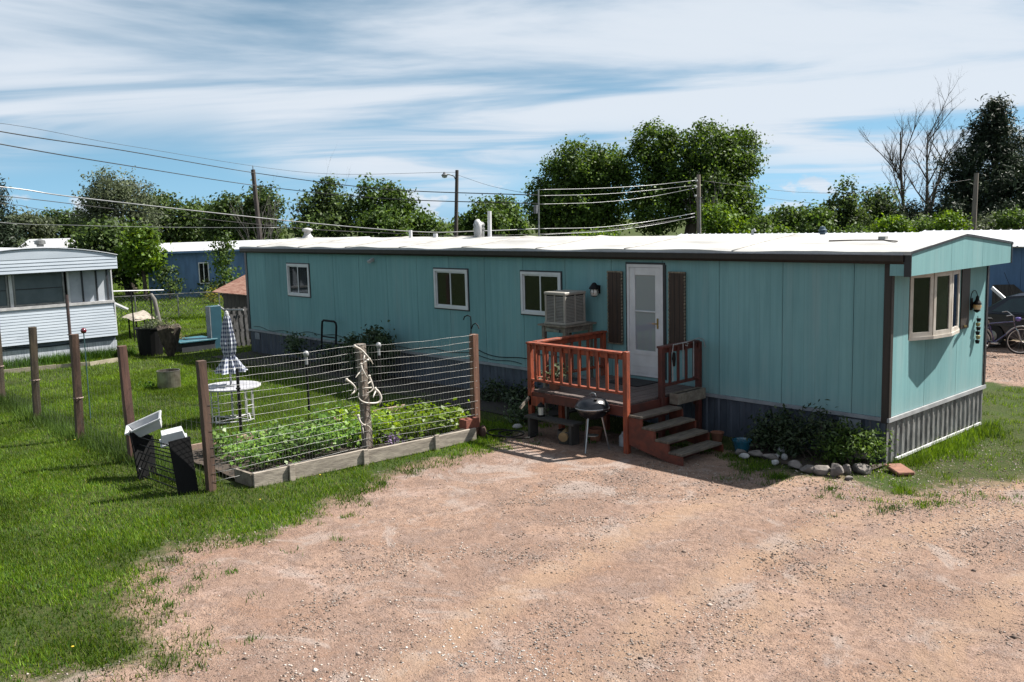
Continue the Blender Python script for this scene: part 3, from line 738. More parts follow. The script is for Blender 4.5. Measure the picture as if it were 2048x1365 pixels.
# shutters: dark boards with a pale scalloped edge
EDGE = mat('pale_edging', (.36,.31,.22), .7, c2=(.10,.085,.06), scale=30)
for x0, x1, z0, z1 in ((-5.52,-5.17,1.42,2.80), (-4.07,-3.72,1.44,2.82)):
    s = MB().box(x0, x1, -.045, -.012, z0, z1).build('shutter', mat('shutter_brown', (.060,.032,.018), .7, c2=(.035,.019,.011), scale=4, stretch=(8,8,.6)), home)
    e = MB()
    for k in range(23):
        z = z0+.02+k*(z1-z0-.04)/22
        for x in (x0, x1): e.obox((x, -.045, z), (.026, .02, .04), (0, .3, 0))
    e.box(x0-.004, x1+.004, -.052, -.046, z1-.02, z1+.006).box(x0-.004, x1+.004, -.052, -.046, z0-.006, z0+.014)
    e.build('shutter_edging', EDGE, s)
    for xm in (x0+.12, x0+.23):
        MB().box(xm-.004, xm+.004, -.0475, -.0455, z0+.03, z1-.03).build('board_groove', DARK, s)
# fittings on the wall
def porch_lamp(x, z):
    o = MB().lathe([(.005,.16),(.035,.15),(.10,.06),(.105,.035),(.06,.03)], 12, (x, -.13, z)).build('porch_lamp', BLACKM, home)
    MB().lathe([(.065,.03),(.08,-.02),(.07,-.09),(.045,-.10)], 12, (x, -.13, z)).build('lamp_glass', mat('clear_lamp_glass', (.75,.74,.68), .1, spec=.8), o, smooth=True)
    c = MB()
    for k in range(6):
        w = k*math.pi/3; c.tube([(x+.068*math.cos(w), -.13+.068*math.sin(w), z+.03), (x+.086*math.cos(w), -.13+.086*math.sin(w), z-.02), (x+.05*math.cos(w), -.13+.05*math.sin(w), z-.105)], .006, 4)
    c.lathe([(.001,-.12),(.05,-.11),(.05,-.098)], 10, (x, -.13, z)); c.box(x-.045, x+.045, -.03, 0, z-.06, z+.1); c.beam((x, -.02, z+.06), (x, -.12, z+.10), .025, .025)
    c.build('lamp_cage', BLACKM, o)
porch_lamp(-5.79, 2.42)
o = MB().box(-13.37, -13.29, -.03, 0, 2.86, 2.95).obox((-13.33, -.09, 2.88), (.10, .14, .06), (rad(28), 0, 0)).build('flood_lamp', mat('pale_lamp', (.6,.6,.6), .4), home)
# cable tacked along the wall
cab = []
for i in range(60):
    x = -HL+.3+i*.2; cab.append((x, -.015, .80+.03*math.sin(i*.9)-.045*math.sin(i*.23)))
MB().tube(cab, .007, 5).build('wall_cable', BLACKM, home)
cab = [(-9.6+.18*i, -.02, 1.02-.08*math.sin(i*.45)*(i < 12)-.02*i*(i<12)) for i in range(18)]
MB().tube(cab, .009, 5).build('wall_cable', BLACKM, home)

# bow window of the end wall
bow = thing_bow = None
bp_ = [(.0,.62),(.18,1.06),(.26,1.55),(.18,2.04),(.0,2.48)]
bz0, bz1 = 1.85, 2.85
bw = MB()
bw.prism([(x, y, bz0-.03) for x, y in bp_[::-1]] if False else [(x+(.015 if 0 < i < 4 else 0), y, bz0-.04) for i, (x, y) in enumerate(bp_)], (0, 0, .05))
bowo = bw.build('bow_window', TAN, home)
MB().prism([(x, y, bz1) for x, y in bp_], (0, 0, .012)).build('bow_head', TAN, bowo)
for i in range(4):
    p, q = Vector((*bp_[i], 0)), Vector((*bp_[i+1], 0)); d = (q-p).normalized(); n_ = Vector((d.y, -d.x, 0))
    f = MB(); wth = .062
    pin = p + d*.012; qin = q - d*.012
    def bar(a, b_, z0, z1, off=.0, th=.035):
        c = [(a+n_*off), (b_+n_*off), (b_+n_*(off-th)), (a+n_*(off-th))]
        f.prism([(v.x, v.y, z0) for v in c], (0, 0, z1-z0))
    bar(pin, qin, bz0+.011, bz0+.08); bar(pin, qin, bz1-.075, bz1-.001); bar(pin, pin+d*wth, bz0+.081, bz1-.076); bar(qin-d*wth, qin, bz0+.081, bz1-.076)
    f.build('bow_frame', TAN, bowo)
    f = MB(); bar(pin+d*wth, qin-d*wth, bz0+.081, bz1-.076, -.015, .004); f.build('pane', GLASS, bowo)
MB().box(-.14, -.135, .62, 2.48, 1.85, 2.85).build('bow_interior', DARK, bowo)
MB().box(0, .02, 2.53, 2.86, 1.80, 2.855).build('shutter', BROWN, home)
MB().beam((.10, 2.52, 1.86), (.02, 2.72, 1.84), .04, .03).build('shutter_bracket', BRASS, home)
# lamp with a scrolled bracket on the end wall, and a hanging of little pots on a chain
ly, lz = 3.02, 2.16
lo = MB().box(0, .02, ly-.09, ly-.01, lz-.07, lz+.13).lathe([(.004,.18),(.02,.16),(.03,.11),(.065,.05),(.07,.025)], 12, (.085, ly, lz)).lathe([(.04,-.055),(.06,-.08),(.02,-.11),(.001,-.12)], 12, (.085, ly, lz)).beam((.01, ly-.05, lz+.05), (.085, ly, lz+.06), .02, .02).build('wall_lamp', BLACKM, home)
MB().lathe([(.062,.025),(.07,-.015),(.055,-.06)], 12, (.085, ly, lz)).build('lamp_glass', mat('amber_glass', (.72,.42,.12), .15, c2=(.75,.68,.55), scale=6, spec=.8), lo, smooth=True)
sc_ = [(.03, ly+.0+.14*math.cos(w), lz+.12+.14*math.sin(w)) for w in np.linspace(-.3, math.pi*1.2, 22)]
MB().tube(sc_, .007, 5).build('lamp_scroll', BLACKM, lo)
hg = thing('wall_hanging', 'string of small dark and yellow pots hanging on the end wall under the lamp', 'wall hanging', (.05, 3.19, 1.5))
MB().tube([(.04, 3.19, 1.97), (.04, 3.19, 1.50)], .006, 5).build('chain', BLACKM, hg)
for k_ in range(6):
    z_ = 1.90-.075*k_
    MB().lathe([(.001,-.03),(.028,-.03),(.040,.02),(.034,.03),(.001,.022)], 10, (.05, 3.19+.012*(-1)**k_, z_)).build('small_pot', [BLACKM, mat('yellow_glaze', (.42,.36,.14), .4), BLACKM][k_ % 3 if k_ else 0], hg)

# roof fittings
rv1 = MB().lathe([(.20,-.05),(.17,.03),(.11,.10),(.10,.20),(.16,.21),(.16,.27),(.10,.30),(.001,.32)], 14, (-19.6, 1.9, 3.40)).build('roof_vent', mat('vent_white', (.7,.69,.68), .5, c2=(.45,.44,.43)), home, smooth=True)
MB().tube([(-14.0, 1.7, 3.36), (-14.0, 1.7, 3.60)], .045, 10).build('vent_pipe', WHITE, home)
MB().tube([(-13.0, 1.75, 3.36), (-13.0, 1.75, 3.50)], .06, 10).build('vent_pipe', WHITE, home)
fl_ = MB().lathe([(.17,-.04),(.13,.02),(.13,.20),(.145,.20),(.145,.24),(.13,.245),(.13,.29),(.145,.29),(.145,.33),(.12,.38),(.06,.41),(.001,.42)], 16, (-11.38, 1.85, 3.38)).build('flue_cap', GALV, home, smooth=False)
MB().tube([(-11.30, 1.75, 3.36), (-11.27, 1.74, 3.62), (-11.28, 1.75, 3.72), (-11.36, 1.78, 3.79)], .075, 10).build('gooseneck_pipe', mat('pipe_white', (.68,.68,.69), .4), home, smooth=True)
MB().tube([(-11.05, 1.9, 3.36), (-11.03, 1.9, 4.03)], .05, 10).build('vent_pipe', WHITE, home)
MB().obox((-.72, 1.2, 3.36), (.12, .10, .07)).build('roof_bump', GALV, home)
_t = MB().tube([(.9-2.4, .9, 3.335), (-1.1, 1.0, 3.34), (-.6, 1.0, 3.34), (-.3, .8, 3.33)], .012, 5).build('roof_cable', mat('grey_cable', (.25,.2,.17), .7), home)

# ================================================================== DECK AND STEPS
deck = thing('wooden_deck', 'orange-red stained deck with railings and steps at the white door', 'deck', (-4.5, -1.0, 0))
DX0, DX1, DY0, DY1, DZ = -5.60, -3.38, -2.06, -.06, .80
bwid = (DX1-DX0-.10)/15
for i in range(15):
    x = DX0+.05+i*bwid
    MB().box(x+.004, x+bwid-.004, DY0+.02, DY1, DZ-.035, DZ-(i % 3)*.002).build('floor_board', BOARD, deck)
for y in (DY0+.0, DY1-.03): MB().box(DX0+.045, DX1-.045, y-.02, y+.018, DZ-.20, DZ-.037).build('joist', REDD, deck)
for x in (DX0+.02, -4.5, DX1-.02): MB().box(x-.019, x+.019, DY0+.02, DY1-.052, DZ-.20, DZ-.037).build('joist', REDD, deck)
def post(x, y, z0, z1, w=.09, m=RED): return MB().box(x-w/2, x+w/2, y-w/2, y+w/2, z0, z1).build('post', m, deck, bevel=.006)
RT_ = 1.655
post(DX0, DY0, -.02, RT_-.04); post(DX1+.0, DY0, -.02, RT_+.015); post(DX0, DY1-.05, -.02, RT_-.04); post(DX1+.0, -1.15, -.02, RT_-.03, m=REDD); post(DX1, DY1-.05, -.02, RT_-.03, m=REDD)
post(-4.75, -1.0, -.02, DZ-.2); post(-5.15, -1.75, -.02, DZ-.2)
def rail(p, q, n, cap=True, m=RED, zt=RT_, zb=1.0):
    p = Vector(p); q = Vector(q); d = (q-p).normalized(); s = Vector((d.y, -d.x))
    def seg(a, b_, za, zb_, w, name, off=0):
        A, B = p+d*a+s*off, p+d*b_+s*off
        c = [A+s*w/2, B+s*w/2, B-s*w/2, A-s*w/2]
        return MB().prism([(v.x, v.y, za) for v in c], (0, 0, zb_-za)).build(name, m, deck, bevel=.004)
    Ln = (q-p).length
    seg(-.05, Ln-.047, zt-.035, zt, .13, 'top_rail'); seg(.047, Ln-.047, zt-.125, zt-.037, .038, 'sub_rail', .0); seg(.047, Ln-.047, zb-.04, zb, .085, 'bottom_rail')
    for i in range(n):
        t = .047+(Ln-.094)*(i+.6)/(n+.2)
        seg(t-.027, t+.027, zb+.001, zt-.037, .032, 'baluster', .037)
rail((DX0, DY0), (DX1, DY0), 10)
rail((DX0, DY1-.05), (DX0, DY0+.066), 8)
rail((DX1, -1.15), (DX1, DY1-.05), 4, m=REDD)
MB().box(DX0-.02, -5.25, DY0-.045, DY0-.022, .52, .69).build('fascia_board', RED, deck)
MB().beam((DX0, DY0-.06, .66), (DX0+.02, DY0-.30, .50), .03, .05).build('bracket', WOODG, deck)
# steps run down to the right of the deck
ST = 4; rise = DZ/(ST+1); run = .265
for i in range(ST):
    z = DZ-rise*(i+1); x = DX1+.05+run*i
    for k in range(2):
        MB().box(x+k*.14, x+k*.14+.134, -2.07, -1.02, z-.038, z).build('tread', TREADM, deck, bevel=.004)
    MB().box(x-.005, x+.015, -2.03, -1.05, z-rise+.001 if i < ST-1 else -.02, z-.039).build('riser', REDD, deck)
for y in (-2.075, -1.01):
    poly = [(DX1+.046, y, DZ-.10), (DX1+.05, y, DZ-rise-.04)]
    for i in range(ST):
        x = DX1+.05+run*i; z = DZ-rise*(i+1)-.04
        poly += [(x+.005, y, z), (x+.27, y, z)]
        if i < ST-1: poly += [(x+.271, y, z-rise)]
    poly = [(DX1+.046, y, DZ-rise-.041)] 
    for i in range(ST):
        x = DX1+.05+run*i; z = DZ-rise*(i+1)-.04
        poly += [(x+.264, y, z)]
        poly += [(x+.266, y, z-rise)] if i < ST-1 else [(x+.27, y, -.02), (x+.05, y, -.02)]
    poly += [(DX1+.046, y, DZ-rise-.041-.45)]
    MB().prism(poly, (0, .038, 0)).build('stringer', mat('shaded_red_stain', (.20,.042,.020), .7, c2=(.10,.025,.014), scale=6, bump=.3, detail=8), deck)  # red stain darkened in colour to stand in for shade on the steps
# mat, planter box and an iron hanger on the deck
tag(MB().box(-5.02, -4.24, -.72, -.12, DZ+.001, DZ+.016).build('door_mat', mat('mat_rubber', (.02,.02,.022), .9)), 'dark rubber mat on the deck boards before the white door', 'mat')
pb = thing('planter_box', 'weathered pale planter box on the deck edge under the right railing', 'planter box', (-3.24, -.62, DZ-.10))
M_ = MB(); M_.box(-3.33, -3.15, -1.0, -.22, .66, .70).box(-3.33, -3.31, -1.0, -.22, .70, .84).box(-3.17, -3.15, -1.0, -.22, .70, .84).box(-3.31, -3.17, -1.0, -.98, .70, .84).box(-3.31, -3.17, -.24, -.22, .70, .84)
M_.build('box', WOODG, pb); MB().box(-3.308, -3.172, -.978, -.242, .70, .82).build('soil', SOIL, pb)
MB().beam((-3.30,-.9,.55),(-3.3,-.9,.66),.06,.06).beam((-3.30,-.3,.55),(-3.3,-.3,.66),.06,.06).build('bracket', REDD, pb)
ih = thing('iron_hanger', 'pale scrolled iron hanger hooked over the right deck railing', 'iron hanger', (-3.31, -.75, 1.0))
M_ = MB(); M_.tube([(-3.30,-.95,1.05),(-3.30,-.95,1.56),(-3.30,-.93,1.66),(-3.30,-.6,1.665),(-3.30,-.52,1.64),(-3.30,-.54,1.60),(-3.30,-.59,1.615)], .010, 6)
M_.tube([(-3.30,-.66,1.66),(-3.30,-.66,1.08)], .009, 6); M_.tube([(-3.30,-.36,1.66),(-3.30,-.36,1.05)], .009, 6); M_.tube([(-3.30,-.6,1.665),(-3.30,-.2,1.70),(-3.30,-.08,1.66),(-3.30,-.02,1.52)], .008, 6)
M_.build('frame', mat('pale_iron', (.42,.42,.43), .5), ih)
MB().lathe([(.004,.12),(.03,.10),(.035,0),(.025,-.12),(.004,-.13)], 8, (-3.29, -.93, 1.42)).build('ornament', BLACKM, ih)
def potted(name, label, x, y, z, r, h, mpot, mleaf, n, ls, spread, seed, hgt_=.3, grp=None):
    t = thing(name, label, 'potted plant', (x, y, z), group=grp)
    MB().lathe([(r*.72, 0), (r, h), (r*1.06, h), (r*1.06, h+.03), (r*.93, h+.03), (r*.9, h-.02), (.001, h-.02)], 14, (x, y, z)).build('pot', mpot, t, smooth=False)
    leafy('foliage', [((x, y, z+h+hgt_*.45), (spread, spread, hgt_*.6))], n, ls, mleaf, t, seed, loc=(x, y, z))
    return t

# ------------------------------------------------------------------ foliage volume
def leafy(name, lobes, n, size, m, parent, seed, loc=(0,0,0), per=26, aspect=.6, hollow=.55, droop=0., flat=0.):
    """many small leaf faces, gathered in clumps, filling the given ellipsoids"""
    r = np.random.default_rng(seed)
    C = np.array([l[0] for l in lobes], float); R = np.array([l[1] for l in lobes], float)
    vol = np.prod(R, 1)**.72; k = max(3, n//per)
    li = r.choice(len(lobes), k, p=vol/vol.sum())
    d = r.normal(size=(k, 3)); d /= np.linalg.norm(d, axis=1)[:, None]
    rr = hollow + (1-hollow)*r.random(k)**.7; rr[r.random(k) < .18] *= r.random() + .3
    cc = C[li] + d*R[li]*rr[:, None]
    mean = np.mean(R)
    cs = size*r.uniform(.8, 1.75, k)
    ci = r.integers(0, k, n)
    off_ = np.clip(r.normal(size=(n, 3)), -1.9, 1.9)
    P = cc[ci] + off_*cs[ci][:, None]*np.array([1, 1, .8])
    out = d[ci]*.6 + off_*.5
    nrm = out*.5 + r.normal(size=(n, 3))*.75 + np.array([0, 0, .35+flat]); nrm /= np.linalg.norm(nrm, axis=1)[:, None]
    t = r.normal(size=(n, 3)) + np.array([0, 0, -droop]); t -= nrm*(t*nrm).sum(1)[:, None]; t /= np.linalg.norm(t, axis=1)[:, None]
    s = np.cross(nrm, t); L_ = size*r.uniform(.6, 1.3, n)[:, None]
    V = np.stack([P-t*L_*.5, P+s*L_*aspect*.5+nrm*L_*.06, P+t*L_*.5-nrm*L_*.08, P-s*L_*aspect*.5+nrm*L_*.06], 1).reshape(-1, 3)
    return np_mesh(name, V, quads=np.arange(4*n).reshape(-1, 4), m=m, parent=parent, loc=loc)

potted('potted_plant', 'pale-leaved potted plant on the deck floor behind the front railing', -5.28, -1.78, DZ, .12, .18, mat('terracotta', (.30,.12,.07), .8), F_OLIVE, 120, .09, .18, 50, .26)

# ------------------------------------------------------------------ evaporative cooler on its stand
st = thing('cooler_stand', 'grey timber stand under the beige box cooler', 'stand', (-6.25, -.5, 0))
CX0, CX1, CYa, CYb = -6.42, -5.88, -.86, -.28
for x in (CX0-.06, CX1-.04):
    for y in (CYa+.04, CYb+.16): MB().box(x-.035, x+.035, y-.035, y+.035, -.02, 1.77).build('leg', WOODG, st)
for y in (CYa+.08, CYb+.12): MB().box(CX0-.14, CX1+.04, y-.02, y+.02, 1.66, 1.77).build('beam', WOODG, st) if False else None
MB().box(CX0-.16, CX1+.05, CYa-.04, CYb+.25, 1.772, 1.805).build('platform', WOODG, st)
MB().box(CX0-.02, CX1-.08, CYa+.02, CYa+.055, 1.66, 1.771).build('apron', WOODG, st); MB().box(CX1-.06, CX1-.02, CYa+.08, CYb+.12, 1.66, 1.771).build('apron', WOODG, st)
MB().obox((-6.2, -.86, 1.70), (.34, .03, .05), (0, rad(4), 0)).build('loose_foil', GALV, st)
ck = thing('evaporative_cooler', 'beige louvred box cooler standing in front of the third window', 'cooler', (-6.15, -.57, 1.806))
z0, z1 = 1.806, 2.43
MB().box(CX0+.02, CX1-.02, CYa+.02, CYb-.02, z0, z1-.06).build('core', DARK, ck)
MB().box(CX0-.01, CX1+.01, CYa-.01, CYb+.01, z1-.059, z1).build('lid', PALE, ck, bevel=.012)
MB().box(CX0-.01, CX1+.01, CYa-.01, CYb+.01, z0+.001, z0+.055).build('pan', PALE, ck, bevel=.01)
for x in (CX0, CX1-.05):
    for y in (CYa, CYb-.05): MB().box(x, x+.05, y, y+.05, z0+.056, z1-.0595).build('corner_post', PALE, ck, bevel=.008)
MB().box((CX0+CX1)/2-.014, (CX0+CX1)/2+.014, CYa-.001, CYa+.015, z0+.056, z1-.0595).build('mullion', PALE, ck)
MB().box(CX1-.015, CX1+.001, (CYa+CYb)/2-.014, (CYa+CYb)/2+.014, z0+.056, z1-.0595).build('mullion', PALE, ck)
lv = MB()
for i in range(17):
    z = z0+.075+i*.0285
    lv.obox(((CX0+CX1)/2, CYa+.012, z), (CX1-CX0-.102, .028, .006), (rad(38), 0, 0))
    lv.obox((CX1-.012, (CYa+CYb)/2, z), (.028, CYb-CYa-.102, .006), (0, rad(38), 0))
o = lv.build('louvres', PALE, ck); o['kind'] = 'stuff'
MB().box(CX1-.4, CX0+.05+.1, CYb, -.01, z0+.1, z1-.1).build('duct', PALE, ck)

# ------------------------------------------------------------------ kettle grill
gx_, gy_ = -3.93, -2.28
gr = thing('kettle_grill', 'black kettle grill on three shiny legs before the deck', 'grill', (gx_, gy_, 0))
GB = mat('enamel', (.006,.007,.013), .32, c2=(.005,.006,.010), coat=.15)
MB().lathe([(.001,.52),(.12,.535),(.21,.59),(.265,.68),(.275,.715),(.262,.715),(.2,.60),(.001,.55)], 32, (gx_, gy_, 0)).build('bowl', GB, gr, smooth=True)
ld = MB().lathe([(.283,.712),(.285,.73),(.27,.78),(.225,.84),(.15,.885),(.07,.905),(.001,.91)], 32, (gx_, gy_, 0)).build('lid', GB, gr, smooth=True)
MB().lathe([(.286,.708),(.290,.722),(.286,.732)], 32, (gx_, gy_, 0)).build('lid_rim', STEEL, ld)
hp = [(gx_-.075*math.cos(w), gy_+.02, .895+.065*math.sin(w)) for w in np.linspace(0, math.pi, 9)]
MB().tube(hp, .012, 6).build('handle', STEEL, ld, smooth=True)
MB().lathe([(.001,0),(.03,0),(.03,.008),(.001,.008)], 12, (gx_+.16, gy_-.08, .885)).build('damper', STEEL, ld)
for k in range(3):
    w = rad(-75+120*k); MB().tube([(gx_+.15*math.cos(w), gy_+.15*math.sin(w), .58), (gx_+.27*math.cos(w), gy_+.27*math.sin(w), 0)], .014, 8).build('leg', STEEL, gr)
for s in (-1, 1): MB().tube([(gx_+s*.27, gy_-.05, .69), (gx_+s*.34, gy_-.05, .70), (gx_+s*.34, gy_+.05, .70), (gx_+s*.27, gy_+.05, .69)], .010, 6).build('side_handle', BLACKM if s > 0 else STEEL, gr)
MB().lathe([(.001,.22),(.10,.225),(.10,.235),(.001,.235)], 16, (gx_, gy_, .02)).build('ash_pan', GALV, gr)


# ------------------------------------------------------------------ odds and ends under and by the deck
bn = thing('low_bench', 'low dark bench beneath the front of the deck', 'bench', (-5.0, -2.0, 0))
MB().box(-5.55, -4.35, -2.30, -2.05, .335, .37).build('seat', mat('old_black_wood', (.06,.055,.05), .8), bn)
for x in (-5.45, -4.45): MB().box(x-.03, x+.03, -2.28, -2.08, -.01, .334).build('leg', MATS['old_black_wood'], bn)
def pot(x, y, r, h, m, label, name='flower_pot', z=0., cat='flower pot', grp=None):
    o = MB().lathe([(.001,0),(r*.7,0),(r,h*.9),(r*1.08,h*.9),(r*1.08,h),(r*.95,h),(r*.9,h*.85),(.001,h*.8)], 16, (0,0,0)).build(name, m, None, smooth=False)
    o.location = (x, y, z); return tag(o, label, cat, grp)
pot(-4.35, -1.75, .13, .22, MATS['terracotta'], 'tan clay pot on the ground behind the kettle grill')
lg = thing('firewood_basket', 'round dark basket holding a pale cut log under the deck', 'basket', (-4.62, -2.18, 0))
MB().lathe([(.001,.0),(.14,.0),(.17,.10),(.16,.22),(.15,.22),(.15,.03),(.001,.03)], 14, (-4.62, -2.18, 0)).build('basket', MATS['old_black_wood'], lg)
MB().tube([(-4.55, -2.35, .13), (-4.68, -2.05, .17)], .085, 10).build('log', mat('cut_log', (.42,.28,.13), .8, c2=(.3,.19,.09)), lg)
jg = MB().lathe([(.001,0),(.07,0),(.075,.02),(.075,.17),(.03,.22),(.03,.25),(.001,.25)], 14).build('water_jug', mat('jug_plastic', (.5,.53,.57), .4)); jg.location = (-3.72, -1.75, 0); tag(jg, 'pale plastic jug on the ground between the grill and the deck post', 'jug')
lt = thing('garden_lantern', 'small dark lantern standing on the low bench under the deck', 'lantern', (-5.25, -2.17, .371))
MB().lathe([(.07,0),(.07,.02),(.055,.03)], 8, (-5.25,-2.17,.371)).lathe([(.07,.17),(.06,.2),(.01,.25),(.001,.25)], 8, (-5.25,-2.17,.371)).build('frame', BLACKM, lt)
MB().lathe([(.05,.03),(.05,.17)], 8, (-5.25,-2.17,.371)).build('pane', MATS['clear_lamp_glass'], lt)
pot(-2.05, -.78, .15, .20, mat('blue_glaze', (.02,.13,.20), .2, coat=.5), 'glazed blue pot on the ground right of the steps', 'ceramic_pot', cat='pot')
pot(-2.75, -.45, .11, .16, MATS['terracotta'], 'small clay pot in the shade behind the steps')
for i, (x, y, s, lab) in enumerate([(-6.05, -2.0, .10, 'small pale stone in the shade left of the deck post'), (-1.78, -1.12, .09, 'small white stone right of the lowest step')]):
    o = MB().lathe([(.001,-.4*s),(.8*s,-.2*s),(s,.1*s),(.6*s,.5*s),(.001,.6*s)], 8).build('stone', QUARTZ, smooth=True); o.location = (x, y, .03); tag(o, lab, 'stone')

structure(MB().add([(-2.2,-.75,.004),(-1.3,-1.05,.006),(-.5,-.95,.006),(.0,-.72,.004),(.02,-.02,.01),(-2.2,-.02,.01)], [(0,1,2,3,4,5)]).build('bed_shade_soil', SOIL))  # dark soil sheet added to deepen the shade under the corner shrubs
# rocks round the bed at the corner
def rock(label, x, y, sx, sy, sz, z=0., m=STONE, seed=0, rot=0., cat='rock', name='border_rock', grp=None):
    import bmesh
    bm = bmesh.new(); bmesh.ops.create_icosphere(bm, subdivisions=3, radius=1.)
    r = np.random.default_rng(seed); vn = VNoise(seed+50)
    pl_ = [(Vector(r.normal(size=3)).normalized(), r.uniform(.58, .86)) for _ in range(9)]
    for v in bm.verts:
        p = v.co.copy()
        for n_, d in pl_:
            e = p.dot(n_)-d
            if e > 0: p -= n_*e*.97
        p *= 1+.12*float(vn.fbm(np.array(p.x*2+5), np.array(p.y*2+p.z*1.7), 2)-.5)
        v.co = Vector((p.x*sx, p.y*sy, p.z*sz))
    me = bpy.data.meshes.new(name); bm.to_mesh(me); bm.free(); me.materials.append(m)
    o = bpy.data.objects.new(name, me); COL.objects.link(o); o.location = (x, y, z+sz*.62); o.rotation_euler = (0, 0, rot)
    return tag(o, label, cat, grp)
RG = 'stones edging the corner flower bed'
rl = [  # px, py of the foot, half width px, half height px, z0, label
 (1722,948,22,9,0,'flat grey rock at the right end of the stone edging, lower of two stacked'),
 (1722,935,18,8,.13,'rounded brown rock stacked on top at the right end of the stone edging'),
 (1696,950,10,9,0,'small round pale rock second from the right in the stone edging'),
 (1672,956,14,13,0,'tall upright grey slab of rock in the stone edging'),
 (1645,952,17,10,0,'dull brown rock left of the upright slab in the stone edging'),
 (1618,948,16,8,0,'low flat rock under the middle of the leafy bed'),
 (1592,940,15,8,0,'low dark rock below the pale quartz stones'),
 (1700,962,8,4,0,'smallest flat stone in the grass in front of the edging'),
 (1540,922,15,7,0,'buff stone at the left end of the stone edging'),
 (1513,916,16,7,0,'pale buff stone leftmost of the stone edging, in the shade'),
 (1480,912,13,6,0,'buff stone alone in the shade near the steps')]
for i, (px, py, hw, hh, z, lab) in enumerate(rl):
    g = gz(px, py); s = hw*13.8/FPX*1.22; hh *= 1.25
    rock(lab, g[0]-.08*.5, g[1]+s*.55, s, s*.7, hh*13.8/FPX*1.05, z, STONE, 100+i, rot=rad(-20+37*i % 50), grp=RG)
for i, (px, py, hw, lab) in enumerate([(1562,908,12,'white quartz lump highest in the pale heap by the flower bed'), (1550,918,9,'white quartz lump at the left of the pale heap'), (1566,920,10,'bluish white quartz lump at the front of the pale heap'), (1548,930,9,'blue-grey stone at the foot of the pale heap')]):
    g = gz(px, py); s = hw*13.8/FPX; rock(lab, g[0], g[1]+s*.4, s, s*.8, s*.8, 0, QUARTZ, 130+i, rot=i, grp='pale stones heaped by the flower bed')
g = gz(1798, 948)
o = MB().obox((0,0,.03), (.42,.26,.055), (0, rad(3), 0)).build('paving_brick', mat('paver_clay', (.36,.16,.10), .85, c2=(.25,.11,.07), bump=.3), bevel=.012); o.location = (g[0]-.05, g[1]+.12, 0); o.rotation_euler = (0,0,rad(-38)); tag(o, 'red paving slab lying on the grass at the house corner', 'paver')
# shrubs at the corner
def bush(name, label, lobes, n, ls, m, seed, stems=6, stemm=None, cat='bush', grp=None, **kw):
    c = np.mean([l[0] for l in lobes], 0); base = (c[0], c[1], 0)
    t = thing(name, label, cat, base, group=grp)
    leafy('foliage', lobes, n, ls, m, t, seed, loc=base, **kw)
    s = MB(); r = random.Random(seed)
    for i in range(stems):
        l = lobes[i % len(lobes)]; e = [l[0][k]+r.uniform(-.5, .5)*l[1][k] for k in range(3)]
        a = (c[0]+(l[0][0]-c[0])*.35+r.uniform(-.06,.06), c[1]+(l[0][1]-c[1])*.35+r.uniform(-.06,.06), -.02)
        mid = [(a[k]*.5+e[k]*.5)+r.uniform(-.05,.05) for k in range(3)]
        s.tube([a, mid, e], [.012, .009, .004], 5)
    s.build('stems', stemm or BARK, t); return t
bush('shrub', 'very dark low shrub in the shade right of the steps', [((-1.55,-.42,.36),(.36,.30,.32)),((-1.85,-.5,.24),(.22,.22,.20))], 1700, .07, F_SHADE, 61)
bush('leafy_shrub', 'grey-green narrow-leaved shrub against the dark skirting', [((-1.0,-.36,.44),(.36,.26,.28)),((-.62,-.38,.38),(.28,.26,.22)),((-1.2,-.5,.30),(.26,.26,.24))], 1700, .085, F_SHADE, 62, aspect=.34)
bush('leafy_shrub', 'lighter green bush over the rocks at the house corner, half in sun', [((-.33,-.40,.34),(.34,.28,.26)),((-.55,-.55,.28),(.23,.23,.20)),((-.05,-.30,.28),(.20,.20,.22))], 1600, .08, F_MID, 63, aspect=.38)

# ================================================================== GARDEN FENCE, BED
fence = thing('garden_fence', 'wire garden fence on three timber posts beside the vegetable bed', 'fence', (-6.5, -5.3, 0))
FP = [gz(418, 978), gz(727, 903), gz(951, 871)]
FP = [np.array([-6.55, -7.72, 0]), np.array([-6.60, -4.92, 0]), np.array([-6.22, -2.86, 0])]
PH = [1.93, 1.86, 1.83]
def rough_post(x, y, h, w, m, parent, seed, lean=(0, 0), name='post', d=None):
    r = random.Random(seed); d = d or w; M_ = MB(); rows = 7; vs = []; fs = []
    for i in range(rows):
        t = i/(rows-1); a = .05*math.sin(seed+t*3)
        for k, (sx, sy) in enumerate(((-1,-1),(0,-1.04),(1,-1),(1.04,0),(1,1),(0,1.04),(-1,1),(-1.04,0))):
            X, Y = sx*w/2*(1+r.uniform(-.05,.05)), sy*d/2*(1+r.uniform(-.05,.05))
            vs.append((x+lean[0]*t+X*math.cos(a)-Y*math.sin(a), y+lean[1]*t+X*math.sin(a)+Y*math.cos(a), -.1+(h+.1)*t))
    for i in range(rows-1):
        for k in range(8): fs.append((i*8+k, i*8+(k+1) % 8, i*8+8+(k+1) % 8, i*8+8+k))
    fs.append(tuple((rows-1)*8+k for k in range(8)))
    return M_.add(vs, fs).build(name, m, parent)
rough_post(*FP[0][:2], PH[0], .115, WOODB, fence, 1, (.02, -.03))
rough_post(*FP[1][:2], PH[1], .125, mat('bleached_post', (.33,.28,.235), .85, c2=(.15,.11,.085), scale=5, stretch=(4,4,1.2), bump=.7, bscale=18), fence, 2, (.0, -.05))
rough_post(*FP[2][:2], PH[2], .115, mat('red_brown_post', (.24,.12,.075), .8, c2=(.15,.07,.045), scale=4, stretch=(5,5,.6), bump=.3), fence, 3, (.02, 0))
NW = 15
